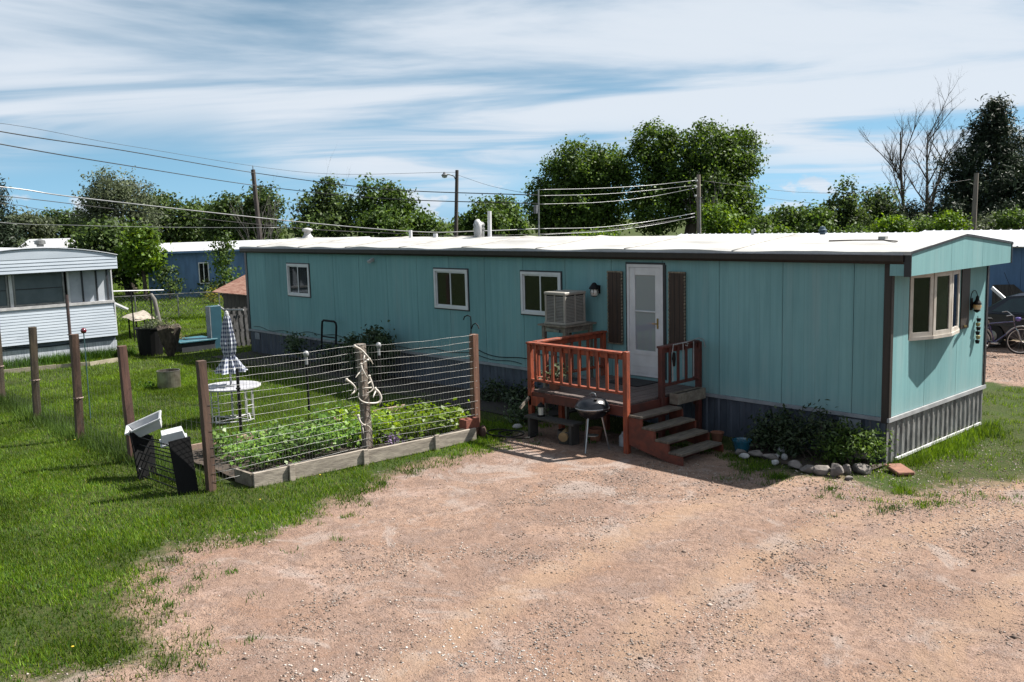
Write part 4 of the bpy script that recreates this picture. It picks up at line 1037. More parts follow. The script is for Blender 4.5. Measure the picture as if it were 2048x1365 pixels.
for sgm in range(2):
    A, B = FP[sgm], FP[sgm+1]
    for i in range(NW):
        u = i/(NW-1); za = .14+(PH[sgm]-.17)*u; zb = .16+(PH[sgm+1]-.16)*u
        pts = []
        for k in range(11):
            t = k/10; p = A*(1-t)+B*t; q = math.sin(i*2.3+k*1.7+sgm)*.006
            pts.append((p[0]+.07+q, p[1], za*(1-t)+zb*t-.022*math.sin(math.pi*t)*(1 if i > 9 else .4)+q))
        MB().tube(pts, .0029, 5).build('wire', WIRE, fence, smooth=True)
vm = mat('dull_wire', (.22,.22,.21), .5, metal=.5)
v = MB()
for sgm in range(2):
    A, B = FP[sgm], FP[sgm+1]; n = int(np.linalg.norm(B-A)/.052)
    for k in range(1, n):
        t = k/n; p = A*(1-t)+B*t; v.tube([(p[0]+.068, p[1], .12), (p[0]+.068, p[1], .97*(PH[sgm]*(1-t)+PH[sgm+1]*t))], .0021, 3, caps=False)
o = v.build('stay_wires', vm, fence); o['kind'] = 'stuff'
# bed: soil sheet and timber edging
bz = []
n1_, n2_ = 46, 40
for i in range(n1_):
    for j in range(n2_):
        x = -8.95+(2.62)*i/(n1_-1); y = -7.25+4.65*j/(n2_-1)
        bz.append((x, y, .035+.09*float(VN.fbm(np.array(x*3.1), np.array(y*3.1), 4)-.4)))
sb = MB().add(bz, [(i*n2_+j, (i+1)*n2_+j, (i+1)*n2_+j+1, i*n2_+j+1) for i in range(n1_-1) for j in range(n2_-1)]).build('garden_soil', SOIL, smooth=True); structure(sb)
ed = thing('bed_edging', 'grey weathered plank edging with stakes along the front of the vegetable bed', 'bed edging', (-6.3, -5.2, 0))
PLK = mat('bleached_plank', (.46,.40,.33), .8, c2=(.27,.23,.19), scale=4, stretch=(8,.7,4), bump=.4, bscale=16)
E0, E1 = gz(500, 975, .0), gz(945, 884, 0)
E0, E1 = np.array([-6.22, -7.22, 0]), np.array([-6.00, -3.05, 0])
dv = (E1-E0)/np.linalg.norm(E1-E0); ts = [0, .10, .48, .785, .91, 1.0]; Ln = np.linalg.norm(E1-E0)
brk = [(0, .135), (.135, .46), (.46, .80), (.80, 1.0)]
for i, (a, b_) in enumerate(brk):
    p, q = E0+dv*Ln*a, E0+dv*Ln*b_; h = [.23, .24, .225, .22][i]
    MB().beam((p[0], p[1]+.006, h/2-.02), (q[0], q[1]-.006, h/2-.02+[.0,.01,-.005,.01][i]), .045, h).build('plank', PLK, ed, bevel=.006)
for t in (.145, .455, .79):
    p = E0+dv*Ln*t; MB().box(p[0]+.025, p[0]+.065, p[1]-.045, p[1]+.045, -.05, .235).build('stake', PLK, ed, bevel=.005)
p = E0; MB().beam((p[0]-.5, p[1]-.02, .10), (p[0]-.03, p[1]-.0, .10), .045, .20).build('plank', WOODG, ed)
be = thing('bed_edging', 'pinkish plank edging along the back of the vegetable bed', 'bed edging', (-8.9, -5, 0))
for a, b_ in ((-7.3,-6.45),(-6.1,-5.5),(-4.9,-3.6),(-3.55,-2.4)): MB().box(-8.97, -8.93, a, b_, -.03, .15).build('plank', WOODP, be, bevel=.005)
# white stones tucked behind the front plank
gr_ = 'pale cobbles laid behind the front plank'
rr_ = random.Random(4)
for i in range(17):
    t = .2+.75*i/16; p = E0+dv*Ln*t; s = rr_.uniform(.035, .065)
    o = rock('pale cobble behind the front plank of the bed, %s from its left end' % ['first','second','third','fourth','fifth','sixth','seventh','eighth','ninth','tenth','eleventh','twelfth','thirteenth','fourteenth','fifteenth','sixteenth','last'][i], p[0]-.10+rr_.uniform(-.03,.03), p[1], s, s*1.3, s*.7, .10, QUARTZ, 160+i, rr_.uniform(0, 3), 'cobble', 'cobble', gr_)
# hollow bricks at the right end
bk = thing('hollow_brick', 'red three-hole brick lying at the right end of the vegetable bed', 'brick', (-6.14, -3.08, .24))
def brick(x, y, z, parent, holes=True):
    M_ = MB(); w, l, h = .20, .30, .16
    for a in (-1, 1): M_.box(x+a*(w/2-.02)-.02, x+a*(w/2-.02)+.02, y-l/2, y+l/2, z, z+h)
    for b_ in (-l/2+.02, -.0, l/2-.02): M_.box(x-w/2+.0401, x+w/2-.0401, y+b_-.02, y+b_+.02, z, z+h-.002)
    return M_.build('shell', BRICKM, parent)
brick(-6.14, -3.08, .20, bk)
dk = rock('dark red stone leaning against the right fence post', -6.06, -2.83, .08, .07, .13, 0, mat('dark_red_stone', (.10,.045,.035), .8, bump=.4), 190, cat='stone', name='dark_stone')

# antlers wired to the middle post
def antler(label, main, tines, r0=.022):
    base = Vector(main[0])
    o = MB()
    m = [Vector(p) for p in main]
    def smooth(pts, k=5):
        out = []; P = [pts[0]]+pts+[pts[-1]]
        for i in range(1, len(P)-2):
            for j in range(k):
                t = j/k; a, b_, c, d = P[i-1], P[i], P[i+1], P[i+2]
                out.append(.5*((2*b_)+(c-a)*t+(2*a-5*b_+4*c-d)*t*t+(3*b_-a-3*c+d)*t**3))
        return out+[pts[-1]]
    sm = smooth(m); o.tube(sm, [r0*(1-.72*i/(len(sm)-1)) for i in range(len(sm))], 8)
    for tn in tines:
        ts_ = smooth([Vector(p) for p in tn]); o.tube(ts_, [r0*.72*(1-.75*i/(len(ts_)-1)) for i in range(len(ts_))], 7)
    b0 = Vector(main[0]); d0 = (Vector(main[1])-b0).normalized()
    o.tube([b0-d0*.02, b0-d0*.005, b0+d0*.012], [r0*.9, r0*1.55, r0*1.1], 8)
    o = o.build('antler', BONE, smooth=True)
    return tag(o, label, 'antler', 'antlers wired to the middle fence post')
XF = -6.47
def pp(px, py, dx=0.):            # a point of the photograph on the plane just in front of the post
    return tuple(on(px, py, 0, XF+dx))
antler('topmost antler on the middle fence post, slanting down to the right', [pp(709,693), pp(722,700), pp(734,712,.04), pp(742,722,.05), pp(746,729,.03)], [[pp(730,707), pp(728,716,.05), pp(727,722,.06)]])
antler('short antler stub set across the post under the topmost antler', [pp(738,719), pp(730,724,.03), pp(724,730,.02)], [])
antler('forked antler hanging down the middle of the post', [pp(722,729), pp(724,738,.03), pp(730,749,.03), pp(736,758,.02)], [[pp(724,740), pp(716,749,.03), pp(711,756,.05)]])
antler('small curved antler standing off the left of the post', [pp(693,760), pp(703,767,.04), pp(710,775,.05), pp(711,783,.04), pp(701,791,.03)], [[pp(710,776), pp(708,784,.06), pp(703,788,.08)]])
antler('curved antler bowing out to the right of the post', [pp(738,753), pp(743,765,.03), pp(746,776,.05), pp(742,783,.06), pp(733,787,.04)], [[pp(745,775), pp(738,776,.08), pp(728,776,.09)], [pp(742,762), pp(738,766,.06), pp(735,768,.08)]])
antler('large round antler sweeping round the right of the post', [pp(750,778), pp(758,786,.05), pp(762,797,.07), pp(757,805,.07), pp(744,807,.06), pp(728,805,.05), pp(718,797,.04), pp(717,786,.03)], [[pp(752,781), pp(748,790,.08), pp(746,796,.10)], [pp(762,797), pp(761,804,.03), pp(759,811,.02)]], .025)
antler('lowest antler on the middle fence post, forking upward', [pp(716,832), pp(720,843,.03), pp(727,850,.05), pp(736,852,.05), pp(745,862,.04)], [[pp(727,850), pp(737,848,.09), pp(742,842,.10)], [pp(723,848), pp(726,860,.06), pp(727,868,.07)]], .021)
# tufts of flowers under the post
bush('flower_clump', 'small clump of mauve flowers at the foot of the middle post', [((-6.32,-4.62,.16),(.10,.16,.14))], 160, .05, foliage('mauve_petal', (.06,.10,.03), (.22,.13,.30), (.40,.28,.48)), 66, 4, cat='flowers')

# vegetables: individual plants
def veg_proto(name, m, h, w, n, ls, seed):
    me = leafy('foliage', [((0,0,h*.6),(w,w,h*.45))], n, ls, m, None, seed, per=7, aspect=.75, hollow=.2, flat=.8)
    d = me.data; bpy.data.objects.remove(me); return d
VEG = [veg_proto('a', F_VEG, .34, .20, 95, .115, 70), veg_proto('b', F_VEG, .44, .23, 120, .12, 71), veg_proto('c', F_LIME, .26, .20, 105, .105, 72), veg_proto('d', F_LIME, .32, .22, 120, .11, 73)]
STEMS = MB().tube([(0,0,-.03),(.01,.01,.15),(.03,-.02,.3)], [.008,.006,.003], 5).tube([(0,0,0),(-.05,.04,.12),(-.1,.08,.22)], [.006,.005,.003], 5)
stem_me = None
def vegplant(x, y, kind, seed, sc=1., label='', grp=''):
    global stem_me
    t = thing('vegetable_plant', label, 'plant', (x, y, .05), seed*1.7, grp); t.scale = (sc,)*3
    f = bpy.data.objects.new('foliage', VEG[kind]); COL.objects.link(f); f.parent = t
    if stem_me is None:
        s = STEMS.build('stem', F_VEG, None, world=False); stem_me = s.data; s.parent = t
    else:
        s = bpy.data.objects.new('stem', stem_me); COL.objects.link(s); s.parent = t
    return t
rv_ = random.Random(12)
ORD = ['first','second','third','fourth','fifth','sixth','seventh','eighth','ninth','tenth','eleventh','twelfth','thirteenth','fourteenth','fifteenth','sixteenth','seventeenth']
ROW = ['front','middle','back']
def zone(x): return 'front row' if x > -7.3 else 'middle row' if x > -7.95 else 'back row'
for i in range(30):
    y = -6.75+2.1*(i % 10)/9+rv_.uniform(-.09,.09); x = [-7.12,-7.7,-8.35][i//10]+rv_.uniform(-.22,.22)
    lab = 'mid-green potato plant, %s from the left fence post in the %s row of the bed' % (ORD[i % 10], ROW[i//10])
    vegplant(x, y, rv_.choice([0,0,1]), i, rv_.uniform(.62, 1.0), lab, 'potato plants in the left half of the bed')
for i in range(30):
    y = -4.55+1.75*(i % 10)/9+rv_.uniform(-.08,.08); x = [-6.85,-7.5,-8.15][i//10]+rv_.uniform(-.22,.22)
    lab = 'yellow-green leafy plant, %s from the antler post in the %s row of the bed' % (ORD[i % 10], ROW[i//10])
    vegplant(x, y, rv_.choice([2,3,2]), i, rv_.uniform(.7, 1.0), lab, 'yellow-green plants in the right half of the bed')
def stakelight(label, x, y, h, s):
    t = thing('stake_light', label, 'stake light', (x, y, 0), group='black stakes with white lights behind the bed')
    MB().tube([(x, y, -.05), (x, y, h-.2)], .025*s, 6).build('stake', BLACKM, t)
    MB().lathe([(.028*s,h-.2),(.028*s,h-.07),(.02*s,h-.06)], 10, (x, y, 0)).build('tube', mat('grey_lens', (.45,.46,.48), .3), t)
    MB().lathe([(.001,h-.07),(.04*s,h-.05),(.055*s,h),(.04*s,h+.045),(.001,h+.06)], 12, (x, y, 0)).build('globe', MATS['grey_lens'], t, smooth=True)
def by_px(pxb, pyt, y=None, x=-8.98):
    b_ = on(pxb, pyt, 0, x); return b_
for (px, py, lab) in [(612,706,'white globe stake light behind the middle of the bed'), (757,689,'white globe stake light behind the bed, right of the antler post')]:
    q = on(px, py, 0, -9.0); stakelight(lab, q[0], q[1], q[2]-.02, 1.)
q0, q1 = gz(482, 868), on(474, 738, 0, gz(482, 868)[0])
t = thing('black_stake', 'black metal stake leaning between the umbrella table and the bed', 'stake', (q0[0], q0[1], 0))
MB().tube([(q0[0], q0[1], -.05), tuple(q1)], .032, 6).build('shaft', BLACKM, t)
for i_, (a, b_) in enumerate(((.45,.5),(.7,.75))):
    c = q0*(1-a)+np.array(q1)*a; MB().lathe([(.03,-.02),(.045,-.01),(.045,.01),(.03,.02)], 8, tuple(c)).build('clip', BLACKM, t)
# shepherd's hooks behind the right post
hk = thing('shepherd_hook', 'thin black double shepherd hook beside the right fence post', 'plant hook', (-6.9, -2.1, 0))
q = on(951, 660, 1, -2.1); bx, by, bz_ = q
def hk_(pts): MB().tube([on(px, py, 1, -2.1) for px, py in pts], .011, 6).build('hook', BLACKM, hk)
hk_([(927,640),(929,634),(935,631),(941,634),(942,645),(942,700),(942,760),(942,850)])
hk_([(942,700),(942,660),(946,650),(951,647),(956,652),(958,658)])
hose = [( -6.05+.3*math.cos(w)+.05*w, -2.55+.25*math.sin(w), .03+.004*w) for w in np.linspace(0, 14, 70)]
tag(MB().tube(hose, .013, 6).build('garden_hose', BLACKM), 'coiled black hose on the ground by the right fence post', 'hose')

# ------------------------------------------------------------------ row of brown posts on the left
rowf = thing('post_fence', 'row of brown timber posts with thin wire running back along the lawn', 'fence', (-12.5, -7.85, 0))
RP = [(-9.15, -7.85, 1.95, (.02,-.05)), (-11.72, -7.85, 1.97, (.25,-.02)), (-14.25, -7.85, 1.93, (.26,0)), (-17.3, -7.7, 1.94, (.1,0)), (-19.9,-7.7,1.9,(0,0))]
for i, (x, y, h, ln) in enumerate(RP):
    rough_post(x, y, h, .125, [mat('red_post', (.15,.07,.05), .8, c2=(.085,.04,.03), scale=4, stretch=(5,5,.6), bump=.3), WOODB, mat('olive_post', (.13,.095,.06), .85, c2=(.07,.05,.035), scale=4, stretch=(5,5,.6), bump=.4), MATS['olive_post'] if 'olive_post' in MATS else WOODB, WOODB][i], rowf, 20+i, ln)
allp = [(-6.55, -7.72)]+[(p[0], p[1]) for p in RP]
for i in range(len(allp)-1):
    a, b_ = allp[i], allp[i+1]
    for z in (.15, .35, .55, .75, 1.0, 1.25): MB().tube([(a[0]*(1-t)+b_[0]*t, a[1]*(1-t)+b_[1]*t, z-.05*math.sin(math.pi*t)) for t in np.linspace(0, 1, 7)], .0022, 3).build('wire', vm, rowf)
v = MB()
for i in range(len(allp)-2):
    a, b_ = np.array(allp[i]), np.array(allp[i+1]); n = int(np.linalg.norm(b_-a)/.16)
    for k in range(1, n):
        p = a+(b_-a)*k/n; v.tube([(p[0], p[1], .02), (p[0]+.02, p[1], 1.25)], .0016, 3, caps=False)
o = v.build('stay_wires', vm, rowf); o['kind'] = 'stuff'
for i, z in ((1, .78), (2, .84), (3, .8)):
    x, y, h, ln = RP[i]; x += ln[0]*z/h
    MB().lathe([(.088,-.012),(.094,0),(.088,.012)], 10, (x, y, z)).tube([(x+.09,y-.02,z),(x+.16,y-.04,z+.03)], .008, 4).build('rope_tie', mat('pink_rope', (.5,.36,.32), .8), rowf)

# ------------------------------------------------------------------ black rack with two white tubs
rk = thing('shoe_rack', 'black folding rack with slatted shelves leaning by the front fence post', 'rack', tuple(gz(330, 975)))
lp = [on(*p, 2, 0) for p in []]
# two side panels, read from the photograph on two upright planes
RA = [gz(356, 990), gz(396, 982)]                      # near panel foot, left and right
RB = [gz(276, 962), gz(312, 950)]
def panel3(f0, f1, h, lean, th=.03):
    f0, f1 = Vector(f0), Vector(f1); ax = (f1-f0).normalized(); n_ = Vector((ax.y, -ax.x, 0))
    return f0, f1, n_, Vector(lean)+Vector((0, 0, h))
for (F, pts) in ((RA, [(336,884),(379,873)]), (RB, [(257,861),(304,872)])):
    a, b_ = Vector(F[0]), Vector(F[1]); dep = [np.dot(np.array(v)-CP, FW) for v in (a, b_)]
    ta, tb = Vector(atd(*pts[0], dep[0]*1.002)), Vector(atd(*pts[1], dep[1]*1.002))
    n_ = (b_-a).cross(ta-a).normalized()*.03
    MB().prism([a, b_, tb, ta], n_).build('side_panel', mat('black_laminate', (.005,.005,.006), .65, spec=.15), rk, bevel=.006)
    if F is RA: A4 = (a, b_, tb, ta)
    else: B4 = (a, b_, tb, ta)
def lerp4(q, u, v): return (q[0]*(1-u)+q[1]*u)*(1-v)+(q[3]*(1-u)+q[2]*u)*v
for v in (.06, .22, .40, .55, .72, .88):
    for u in (.25, .8):
        if v in (.40,) and u > .5: continue
        MB().tube([lerp4(A4, u, v), lerp4(B4, u, v+.02)], .009, 6).build('rod', BLACKM, rk)
hp_ = [lerp4(A4, .55+.16*math.cos(w), .925+.022*math.sin(w)) + Vector((.012,-.03,0)) for w in np.linspace(0, 6.283, 15)]
MB().tube(hp_, .008, 5).build('handle_ring', mat('pale_ring', (.5,.52,.5), .4), rk)
q = lerp4(B4, .25, .22)+Vector((.02,-.03,0)); MB().obox(tuple(q), (.05,.03,.05)).build('tag', WHITE, rk)
def tub(label, c, size, rot, seed):
    t = thing('plastic_tub', label, 'plastic tub', (0,0,0)); t.location = c; t.rotation_euler = rot
    l, w, h = size; M_ = MB(); th = .008; tp = .82
    o_ = [(-l/2*tp,-w/2*tp,0),(l/2*tp,-w/2*tp,0),(l/2*tp,w/2*tp,0),(-l/2*tp,w/2*tp,0)]; T = [(-l/2,-w/2,h),(l/2,-w/2,h),(l/2,w/2,h),(-l/2,w/2,h)]
    oi = [(x*.95,y*.95,z+th) for x, y, z in o_]; Ti = [(x*.95,y*.93,z) for x, y, z in T]
    M_.add(o_+T+oi+Ti, [(3,2,1,0)]+[(i,(i+1)%4,4+(i+1)%4,4+i) for i in range(4)]+[(8,9,10,11)]+[(8+(i+1)%4,8+i,12+i,12+(i+1)%4) for i in range(4)]+[(4+i,4+(i+1)%4,12+(i+1)%4,12+i) for i in range(4)])
    M_.build('body', mat('white_tub', (.74,.75,.77), .35, c2=(.62,.64,.68)), t, world=False)
    R_ = MB(); r = .018
    for a, b_ in zip(Ti, Ti[1:]+Ti[:1]):
        pass
    R_.box(-l/2-r,l/2+r,-w/2-r,-w/2,h-.02,h+.004).box(-l/2-r,l/2+r,w/2,w/2+r,h-.02,h+.004).box(-l/2-r,-l/2,-w/2,w/2,h-.02,h+.004).box(l/2,l/2+r,-w/2,w/2,h-.02,h+.004)
    R_.build('rim', MATS['white_tub'], t, world=False); return t
def tub_at(label, c, size, xa, za, seed):
    t = tub(label, (0,0,0), size, (0,0,0), seed); xa = Vector(xa).normalized(); za = Vector(za); za = (za-xa*za.dot(xa)).normalized(); ya = za.cross(xa)
    t.rotation_euler = Matrix((xa, ya, za)).transposed().to_euler(); t.location = Vector(c)
V_ = lambda a, b_, c: Vector(RT)*a+Vector(UP)*b_+Vector(FW)*c
q = Vector(atd(297, 862, np.dot(np.array(B4[2])-CP, FW)-.10))
tub_at('white plastic tub tipped on the higher end of the black rack', q, (.54,.27,.17), V_(.90,.42,.12), V_(-.30,.80,-.42), 1)
q = Vector(atd(343, 862, np.dot(np.array(A4[2])-CP, FW)+.22))
tub_at('smaller white plastic tub upside down beside the handle of the black rack', q, (.36,.24,.17), V_(.92,.22,.35), V_(.15,-.85,.35), 2)

# ================================================================== LAWN THINGS BEHIND THE FENCE
tcx, tcy = gz(467, 841)[:2]
tb = thing('garden_table', 'round white mesh garden table with folded umbrella through its middle', 'table', (tcx, tcy, 0))
WM = mat('white_metal', (.72,.72,.74), .4)
TZ = .70; R_ = .56
M_ = MB().lathe([(R_,TZ-.03),(R_+.012,TZ-.02),(R_+.012,TZ+.004),(R_-.03,TZ+.004),(R_-.03,TZ-.02)], 36, (tcx, tcy, 0)); M_.build('rim', WM, tb)
M_ = MB()
for k in range(-13, 14):
    q = k*.04; hh = math.sqrt(max(R_**2-q*q, 0))
    M_.beam((tcx+q, tcy-hh, TZ), (tcx+q, tcy+hh, TZ), .031, .006); M_.beam((tcx-hh, tcy+q, TZ-.006), (tcx+hh, tcy+q, TZ-.006), .024, .005)
o = M_.build('mesh_top', mat('white_mesh', (.62,.62,.68), .5), tb); o['kind'] = 'stuff'
for k in range(4):
    w = rad(20+90*k); c, s = math.cos(w), math.sin(w); n_ = Vector((-s, c, 0))*.09
    M_ = MB()
    for sg in (-1, 1):
        M_.tube([Vector((tcx+c*.46, tcy+s*.46, TZ-.03))+n_*sg, Vector((tcx+c*.46, tcy+s*.46, .03))+n_*sg], .012, 6)
    for z in (.05, .34): M_.tube([Vector((tcx+c*.46, tcy+s*.46, z))-n_, Vector((tcx+c*.46, tcy+s*.46, z))+n_], .009, 6)
    M_.build('leg', WM, tb)
M_ = MB()
for k in range(4):
    w0, w1 = rad(20+90*k), rad(110+90*k); M_.tube([(tcx+.46*math.cos(w0), tcy+.46*math.sin(w0), .03), (tcx+.46*math.cos(w1), tcy+.46*math.sin(w1), .03)], .014, 6)
for k in range(2):
    w0 = rad(20+90*k); M_.tube([(tcx+.46*math.cos(w0), tcy+.46*math.sin(w0), .045), (tcx-.46*math.cos(w0), tcy-.46*math.sin(w0), .045)], .013, 6)
M_.build('base_frame', WM, tb)
# folded gingham umbrella
gmx = bpy.data.materials.new('gingham'); gmx.use_nodes = True; nt = gmx.node_tree; b = nt.nodes['Principled BSDF']; b.inputs['Roughness'].default_value = .9
geo = N(nt, 'ShaderNodeNewGeometry'); sp = N(nt, 'ShaderNodeSeparateXYZ'); L(nt, geo, 'Position', sp, 0)
hx = math_(nt, 'ADD', math_(nt, 'MULTIPLY', sp.outputs[0], 1.0), math_(nt, 'MULTIPLY', sp.outputs[1], 1.3))
s1 = math_(nt, 'LESS_THAN', math_(nt, 'FRACT', math_(nt, 'MULTIPLY', hx, 14.)), .5); s2 = math_(nt, 'LESS_THAN', math_(nt, 'FRACT', math_(nt, 'MULTIPLY', sp.outputs[2], 12.)), .5)
s3 = math_(nt, 'MULTIPLY', math_(nt, 'ADD', s1, s2), .5)
nt.links.new(mixc(nt, s3, (.40,.42,.46), (.018,.028,.075)), b.inputs['Base Color'])
um = thing('folded_umbrella', 'folded blue and white checked umbrella standing in the round table', 'umbrella', (tcx, tcy, .1))
MB().tube([(tcx, tcy, .02), (tcx, tcy, 2.16)], .022, 8).build('pole', WM, um)
def drape(prof, folds, amp, ph):
    M_ = MB(); n = 64; vs = []
    for r, z in prof:
        for k in range(n):
            w = 2*math.pi*k/n; rr = r*.84*(1+amp*math.sin(folds*w+ph+z*1.5)+.10*math.sin(3*w+z*4)); vs.append((tcx+rr*math.cos(w), tcy+rr*math.sin(w), z))
    return M_.add(vs, [(i*n+k, i*n+(k+1) % n, (i+1)*n+(k+1) % n, (i+1)*n+k) for i in range(len(prof)-1) for k in range(n)])
drape([(.02,2.13),(.06,2.08),(.09,1.95),(.12,1.75),(.15,1.55),(.13,1.38),(.10,1.30)], 8, .22, 0).build('canopy', gmx, um)
drape([(.10,1.30),(.14,1.24),(.24,1.08),(.31,.98)], 8, .30, 1).build('skirt', gmx, um)
MB().lathe([(.001,2.20),(.03,2.18),(.045,2.13),(.045,2.09),(.001,2.08)], 10, (tcx, tcy, 0)).build('finial', WM, um)
# steel fire ring
fr = thing('fire_ring', 'shiny open steel drum ring standing on the lawn', 'fire ring', tuple(gz(339, 779)))
c = gz(339, 775); MB().lathe([(.27,-.02),(.27,.40),(.275,.405),(.275,.42),(.255,.42),(.255,.0)], 28, (c[0], c[1], 0)).build('drum', mat('drum_steel', (.50,.45,.40), .30, metal=.8, c2=(.30,.26,.22), scale=6), fr, smooth=False)
leafy('weed_tuft', [((c[0]-.5, c[1]-.3, .05),(.22,.22,.07))], 130, .06, F_GRASSD, None, 80, loc=(c[0]-.5, c[1]-.3, 0)); tag(COL.objects['weed_tuft'], 'dark green weed tuft on the lawn left of the steel ring', 'weed')
# bushes and frame against the wall
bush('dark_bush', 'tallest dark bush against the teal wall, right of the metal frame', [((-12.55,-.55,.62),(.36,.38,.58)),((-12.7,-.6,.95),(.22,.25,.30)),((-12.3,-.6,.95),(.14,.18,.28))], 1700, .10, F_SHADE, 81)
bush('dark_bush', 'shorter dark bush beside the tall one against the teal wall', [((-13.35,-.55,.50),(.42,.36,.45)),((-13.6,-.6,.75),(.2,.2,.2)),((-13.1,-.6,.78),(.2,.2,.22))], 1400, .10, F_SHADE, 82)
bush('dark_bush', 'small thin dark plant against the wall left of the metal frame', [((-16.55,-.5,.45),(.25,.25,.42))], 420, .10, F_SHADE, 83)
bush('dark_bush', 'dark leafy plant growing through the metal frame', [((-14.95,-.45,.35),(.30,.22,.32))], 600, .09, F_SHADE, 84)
fm = thing('metal_frame', 'black tubular metal frame leaning on the teal wall', 'frame', (-15.05, -.25, 0))
fy = -.30
M_ = MB().tube([(-15.42,fy-.1,0),(-15.42,fy,1.16),(-15.40,fy,1.24),(-15.33,fy,1.28),(-14.82,fy,1.28),(-14.74,fy,1.24),(-14.72,fy,1.16),(-14.72,fy-.1,0)], .028, 8)
M_.build('frame_tube', BLACKM, fm)
for z in (.85, .45): MB().tube([(-15.42,fy-.02,z),(-14.72,fy-.02,z)], .02, 6).build('crossbar', BLACKM, fm)
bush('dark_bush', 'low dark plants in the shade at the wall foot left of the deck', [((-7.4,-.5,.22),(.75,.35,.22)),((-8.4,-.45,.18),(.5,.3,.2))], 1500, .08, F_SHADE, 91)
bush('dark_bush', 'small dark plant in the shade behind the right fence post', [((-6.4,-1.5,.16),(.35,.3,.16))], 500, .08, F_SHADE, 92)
# dug strip along the wall, its soil coloured darker to deepen the shade
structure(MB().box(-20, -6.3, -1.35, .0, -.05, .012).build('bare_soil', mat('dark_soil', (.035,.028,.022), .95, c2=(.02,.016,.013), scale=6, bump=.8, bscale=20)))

# teal chest, teal door, stump and pots at the far end of the lawn
ch = thing('storage_chest', 'dark low chest with flat teal lid at the far end of the lawn', 'chest', (-22.0, -1.0, 0))
q = gz(392, 705)
MB().box(-22.55, -21.55, -1.55, -.45, 0, .30).build('body', mat('chest_dark', (.03,.035,.045), .7), ch, bevel=.01)
MB().box(-22.65, -21.50, -1.62, -.38, .301, .345).build('lid', mat('teal_lid', (.04,.17,.22), .5), ch, bevel=.006)
cb = thing('upright_panel', 'tall narrow teal cabinet standing by the shed corner', 'cabinet', (-21.7, -.28, 0))
MB().box(-21.9, -21.6, -.52, -.16, 0, 1.35).build('body', NAVY, cb, bevel=.006)
MB().box(-21.899, -21.601, -.545, -.522, .02, 1.34).build('side_board', mat('pale_edge_board', (.30,.33,.36), .7), cb)
su = thing('tree_stump', 'rough upturned stump with pale moss by the black tub', 'stump', (-21.2, -2.1, 0))
sp_ = MB(); r = np.random.default_rng(3); n = 14; rows = [(.10,.0),(.16,.18),(.27,.45),(.33,.72),(.36,.86),(.28,.92),(.001,.88)]; vs = []
for rr, z in rows:
    for k in range(n): vs.append((-21.2+rr*(1+.28*float(VN(np.array(k*.9), np.array(z*4.))-.5))*math.cos(2*math.pi*k/n), -2.05+rr*(1+.28*float(VN(np.array(k*.9+3), np.array(z*4.))-.5))*math.sin(2*math.pi*k/n), z+.05*math.sin(k*2.1)*(z > .6)))
sp_.add(vs, [(i*n+k, i*n+(k+1) % n, (i+1)*n+(k+1) % n, (i+1)*n+k) for i in range(len(rows)-1) for k in range(n)]).build('trunk', mat('stump_bark', (.10,.075,.055), .95, c2=(.04,.03,.022), scale=5, stretch=(3,3,.8), bump=1., bscale=8), su)
leafy('moss', [((-21.2,-2.05,.93),(.34,.34,.10))], 260, .07, foliage('moss_leaf', (.10,.10,.06), (.20,.21,.12), (.32,.32,.22)), su, 85, loc=(-21.2,-2.1,0))
bt = thing('black_tub', 'large black tub planted with trailing weeds beside the stump', 'tub', (-22.1, -2.28, 0))
MB().lathe([(.34,0),(.40,.80),(.43,.80),(.43,.84),(.37,.84),(.36,.74),(.001,.74)], 18, (-22.1, -2.28, 0)).build('body', BLACKM, bt)
leafy('foliage', [((-22.1,-2.28,.90),(.42,.42,.12))], 420, .08, F_OLIVE, bt, 86, loc=(-22.1,-2.28,0))
bush('weed_clump', 'dry pale weeds on the ground right of the stump', [((-22.4,-1.35,.42),(.35,.4,.14))], 260, .09, F_DRY, 87, cat='weeds')
# pale border plank and edging along the far side of the lawn
bd = thing('border_plank', 'long pale plank edging the lawn before the white trailer', 'border plank', (-21.6, -5.2, 0))
for a, b_ in (((-21.9,-7.0),(-21.55,-5.2)), ((-21.55,-5.18),(-21.3,-4.4)), ((-21.3,-4.38),(-21.5,-3.4))): MB().beam((*a,.04), (*b_,.05), .04, .12).build('plank', mat('pale_border_wood', (.50,.44,.33), .8, c2=(.36,.31,.23)), bd)
# table with a mottled cloth and driftwood arch, beyond
ft = thing('covered_table', 'low table under a mottled pale cloth beyond the lawn', 'table', (-30.2, .9, 0))
n = 9; vs = []
A, B, C_, D_ = [np.array(atd(px, py, d)) for px, py, d in ((243,628,33),(290,617,35.5),(310,631,33.5),(268,637,32.5))]
for i in range(n):
    for j in range(n):
        u, w = i/(n-1), j/(n-1); p = (A*(1-u)+B*u)*(1-w)+(D_*(1-u)+C_*u)*w
        vs.append((p[0], p[1], p[2]+.06*(VN(np.array(u*5.), np.array(w*5.))-.5)-.10*(max(abs(u-.5), abs(w-.5))*2)**6))
MB().add(vs, [(i*n+j, (i+1)*n+j, (i+1)*n+j+1, i*n+j+1) for i in range(n-1) for j in range(n-1)]).build('cloth', mat('mottled_cloth', (.42,.37,.31), .9, c2=(.24,.21,.17), scale=7), ft)
for q in (A*.8+C_*.2, B*.85+D_*.15, C_*.85+A*.15, D_*.85+B*.15): MB().tube([(q[0], q[1], q[2]-.09), (q[0], q[1], -.05)], .03, 6).build('leg', BLACKM, ft)
dw = [atd(px, py, 31.) for px, py in ((296,593),(303,590),(309,600),(313,620),(318,641))]
